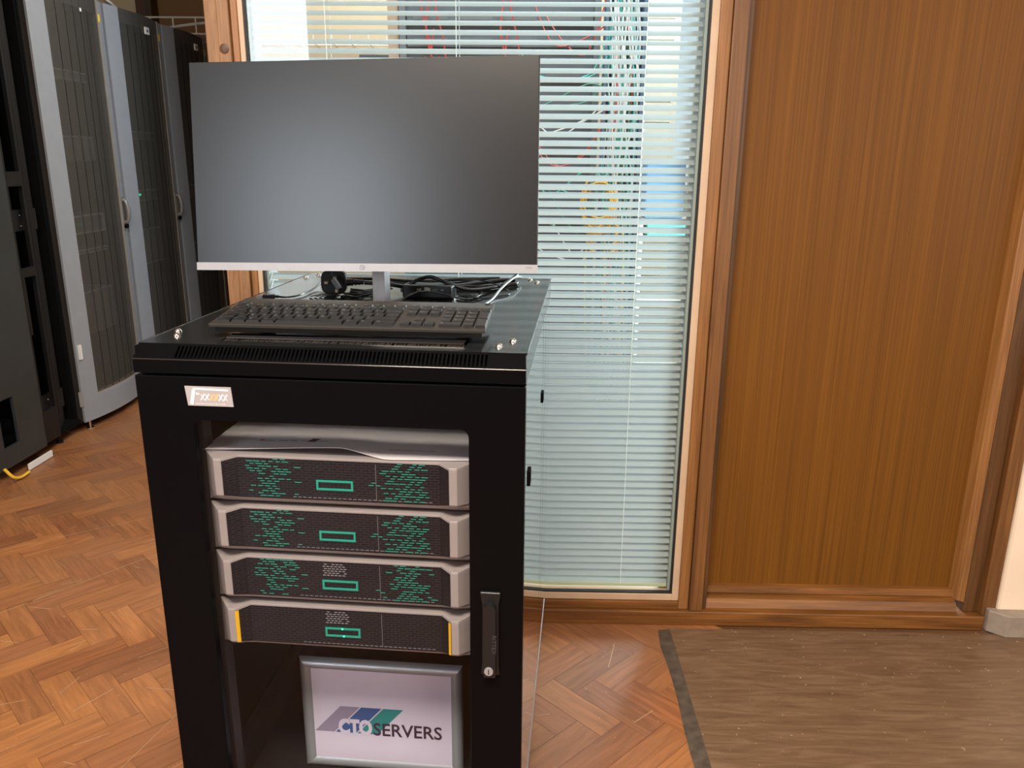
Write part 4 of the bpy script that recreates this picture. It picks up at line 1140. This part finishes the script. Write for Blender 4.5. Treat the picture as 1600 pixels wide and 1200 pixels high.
# ================================================================ COMMS ROOM CONTENT (behind the blinds)
cr = empty('comms_rack', (-.115, 3.30, 0)); tag(cr, 'dark comms rack of panels standing behind the blinds', 'comms rack')
MB().box(-.385, .385, .02, .62, .04, 2.35).build('rack_body', 'commshaze', cr)
for u in (-.385, .36): MB().box(u, u + .025, -.01, .02, .04, 2.35).build('rack_post', 'commsgrey', cr)
MB().box(-.43, -.389, 0, .05, 0.0, 2.36).build('cable_duct', 'wframe', cr)
for z_ in (.45, .75, 1.05, 1.34, 1.60, 1.72, 1.80, 2.0):
    p_ = MB().box(-.355, .355, -.004, .019, z_, z_ + .044)
    for k in range(4): p_.box(-.33 + k * .17, -.33 + k * .17 + .13, -.006, -.004, z_ + .015, z_ + .030, 1)
    p_.build('patch_panel', ['commshaze', 'commsgrey'], cr)
cr2 = empty('cable_manager', (.345, 3.20, 0)); tag(cr2, 'blue-grey upright cable management frame right of the comms rack, full of cables', 'cable frame')
MB().box(-.065, -.055, 0, .10, 0.04, 2.35).box(.075, .090, 0, .10, .04, 2.35).box(-.055, .075, .09, .10, .04, 2.35).box(-.065, .09, 0, .10, 0, .04).build('frame_channel', mat('blue_grey_steel', '5d7890', .5), cr2)
rr_ = random.Random(11)
for k in range(42):
    m = 'redc' if k in (13, 27) else ['whitec', 'teal', 'whitec', 'whitec', 'teal', 'whitec', 'greenc', 'whitec'][k % 8]
    nm = {'whitec': 'white', 'teal': 'teal', 'greenc': 'green', 'redc': 'red'}[m]
    x = .345 - .045 + rr_.random() * .11; pts = []
    z_ = .05 if k % 2 else rr_.uniform(.2, .9)
    while z_ < 2.3:
        pts.append((min(.415, max(.295, x + rr_.uniform(-.03, .03))), 3.235 + rr_.uniform(-.03, .03), z_)); z_ += rr_.uniform(.12, .3)
    o = MB().tube(pts, .0035, n=5, sub=4).build('patch_cable', m, smooth=True)
    tag(o, 'one of the %s patch cables running up the cable frame behind the blinds' % nm, 'cable', '%s patch cables in the cable frame' % nm)
for k in range(16):
    m = ['whitec', 'greenc', 'teal', 'redc'][k % 4]; nm = {'whitec': 'white', 'teal': 'teal', 'greenc': 'green', 'redc': 'red'}[m]
    z_ = 1.05 + (k % 8) * .11; x = rr_.uniform(-.1, .15)
    o = MB().tube([(x, 3.27, z_ + rr_.uniform(-.1, .1)), (x + .08, 3.23, z_ - .1), (.22, 3.22, z_ - rr_.uniform(0, .15)), (.29, 3.20, z_ + rr_.uniform(-.05, .1))], .0028, n=5, sub=5).build('patch_lead', m, smooth=True)
    tag(o, 'one of the thin %s leads looping across the dark comms rack front' % nm, 'cable', '%s leads across the comms rack' % nm)
for k in range(7):
    x = -.43 + (.03 if k < 4 else .33) + (k % 4) * .018; z_ = 1.98 - (k % 3) * .1
    o = MB().tube([(x, 3.27, z_), (x - .01, 3.25, z_ - .12), (x + .02, 3.25, z_ - .25), (x + .03, 3.25, z_ - .38), (x, 3.27, z_ - .30)], .0035, n=5).build('patch_lead', 'redc', smooth=True)
    tag(o, 'one of the red leads hanging high on the comms rack, above the monitor', 'cable', 'red leads high on the comms rack')
for k in range(9):
    cx_, cz_ = .268 + rr_.uniform(-.012, .012), 1.155 - k * .008; ra, rb = .055 + rr_.uniform(-.01, .012), .085 + rr_.uniform(-.02, .02)
    if k > 5: cx_, cz_, ra, rb = .30, 1.04 - (k - 6) * .03, .06, .03
    pts = [(cx_ + ra * math.cos(R(a)), 3.17 + .004 * k - .015, cz_ + rb * math.sin(R(a))) for a in range(0, 360, 30)]
    o = MB().tube(pts, .0046, n=6, closed=True, sub=4).build('yellow_coil', 'yelc', smooth=True)
    tag(o, 'one of the loops of coiled yellow fibre cable hanging behind the blinds', 'cable', 'yellow cable coils behind the blinds')
for k in range(3):
    o = MB().tube([(.235 + k * .07, 3.18, 1.04), (.232 + k * .075, 3.18, .8), (.245 + k * .065, 3.18, .5), (.24 + k * .06, 3.18, .12)], .003, n=5).build('yellow_fibre', 'yelc', smooth=True)
    tag(o, 'one of the yellow fibre cables dropping from the coils towards the floor', 'cable', 'yellow drop cables behind the blinds')
# blue storage box and shelf by the bright window, tray on the beige wall
bb = empty('shelf_unit', (.70, 3.9, 0)); tag(bb, 'pale shelf unit beside the bright window, behind the blinds', 'shelf')
sh_ = MB()
for z_ in (.3, .62, .94, 1.02): sh_.box(-.16, .16, 0, .35, z_, z_ + .015)
for x_ in (-.16, .145): sh_.box(x_, x_ + .015, 0, .35, 0, 1.035)
sh_.build('shelf_frame', 'wallcream', bb)
tag(MB().box(.56, .75, 3.93, 4.15, 1.036, 1.30).build('storage_box', 'bluebox', bevel=.01), 'light blue plastic box on top of the pale shelf unit', 'box')
tag(MB().box(.58, .82, 3.92, 4.15, .956, 1.01).build('paper_stack', 'teal', bevel=.004), 'flat turquoise folder inside the pale shelf unit', 'folder')
tw = empty('wall_cable_tray', (-1.1, Y2 - .12, 1.86)); tag(tw, 'white wire tray along the beige wall, seen through the top of the blinds', 'cable tray')
t_ = MB()
for z_ in (0, .055): t_.tube([(-.35, 0, z_), (.5, 0, z_)], .004, n=6)
t_.tube([(-.35, .09, 0), (.5, .09, 0)], .004, n=6)
for k in range(10): t_.tube([(-.35 + k * .092, 0, 0), (-.35 + k * .092, 0, .055)], .003, n=6).tube([(-.35 + k * .092, 0, 0), (-.35 + k * .092, .118, 0)], .003, n=6)
t_.build('wire_basket', 'wire', tw)
tag(MB().box(-.86, -.70, Y2 - .10, Y2 - .002, 1.76, 1.81).build('wall_unit', 'equip', bevel=.003), 'small dark grey unit on the beige wall behind the blinds', 'wall unit')
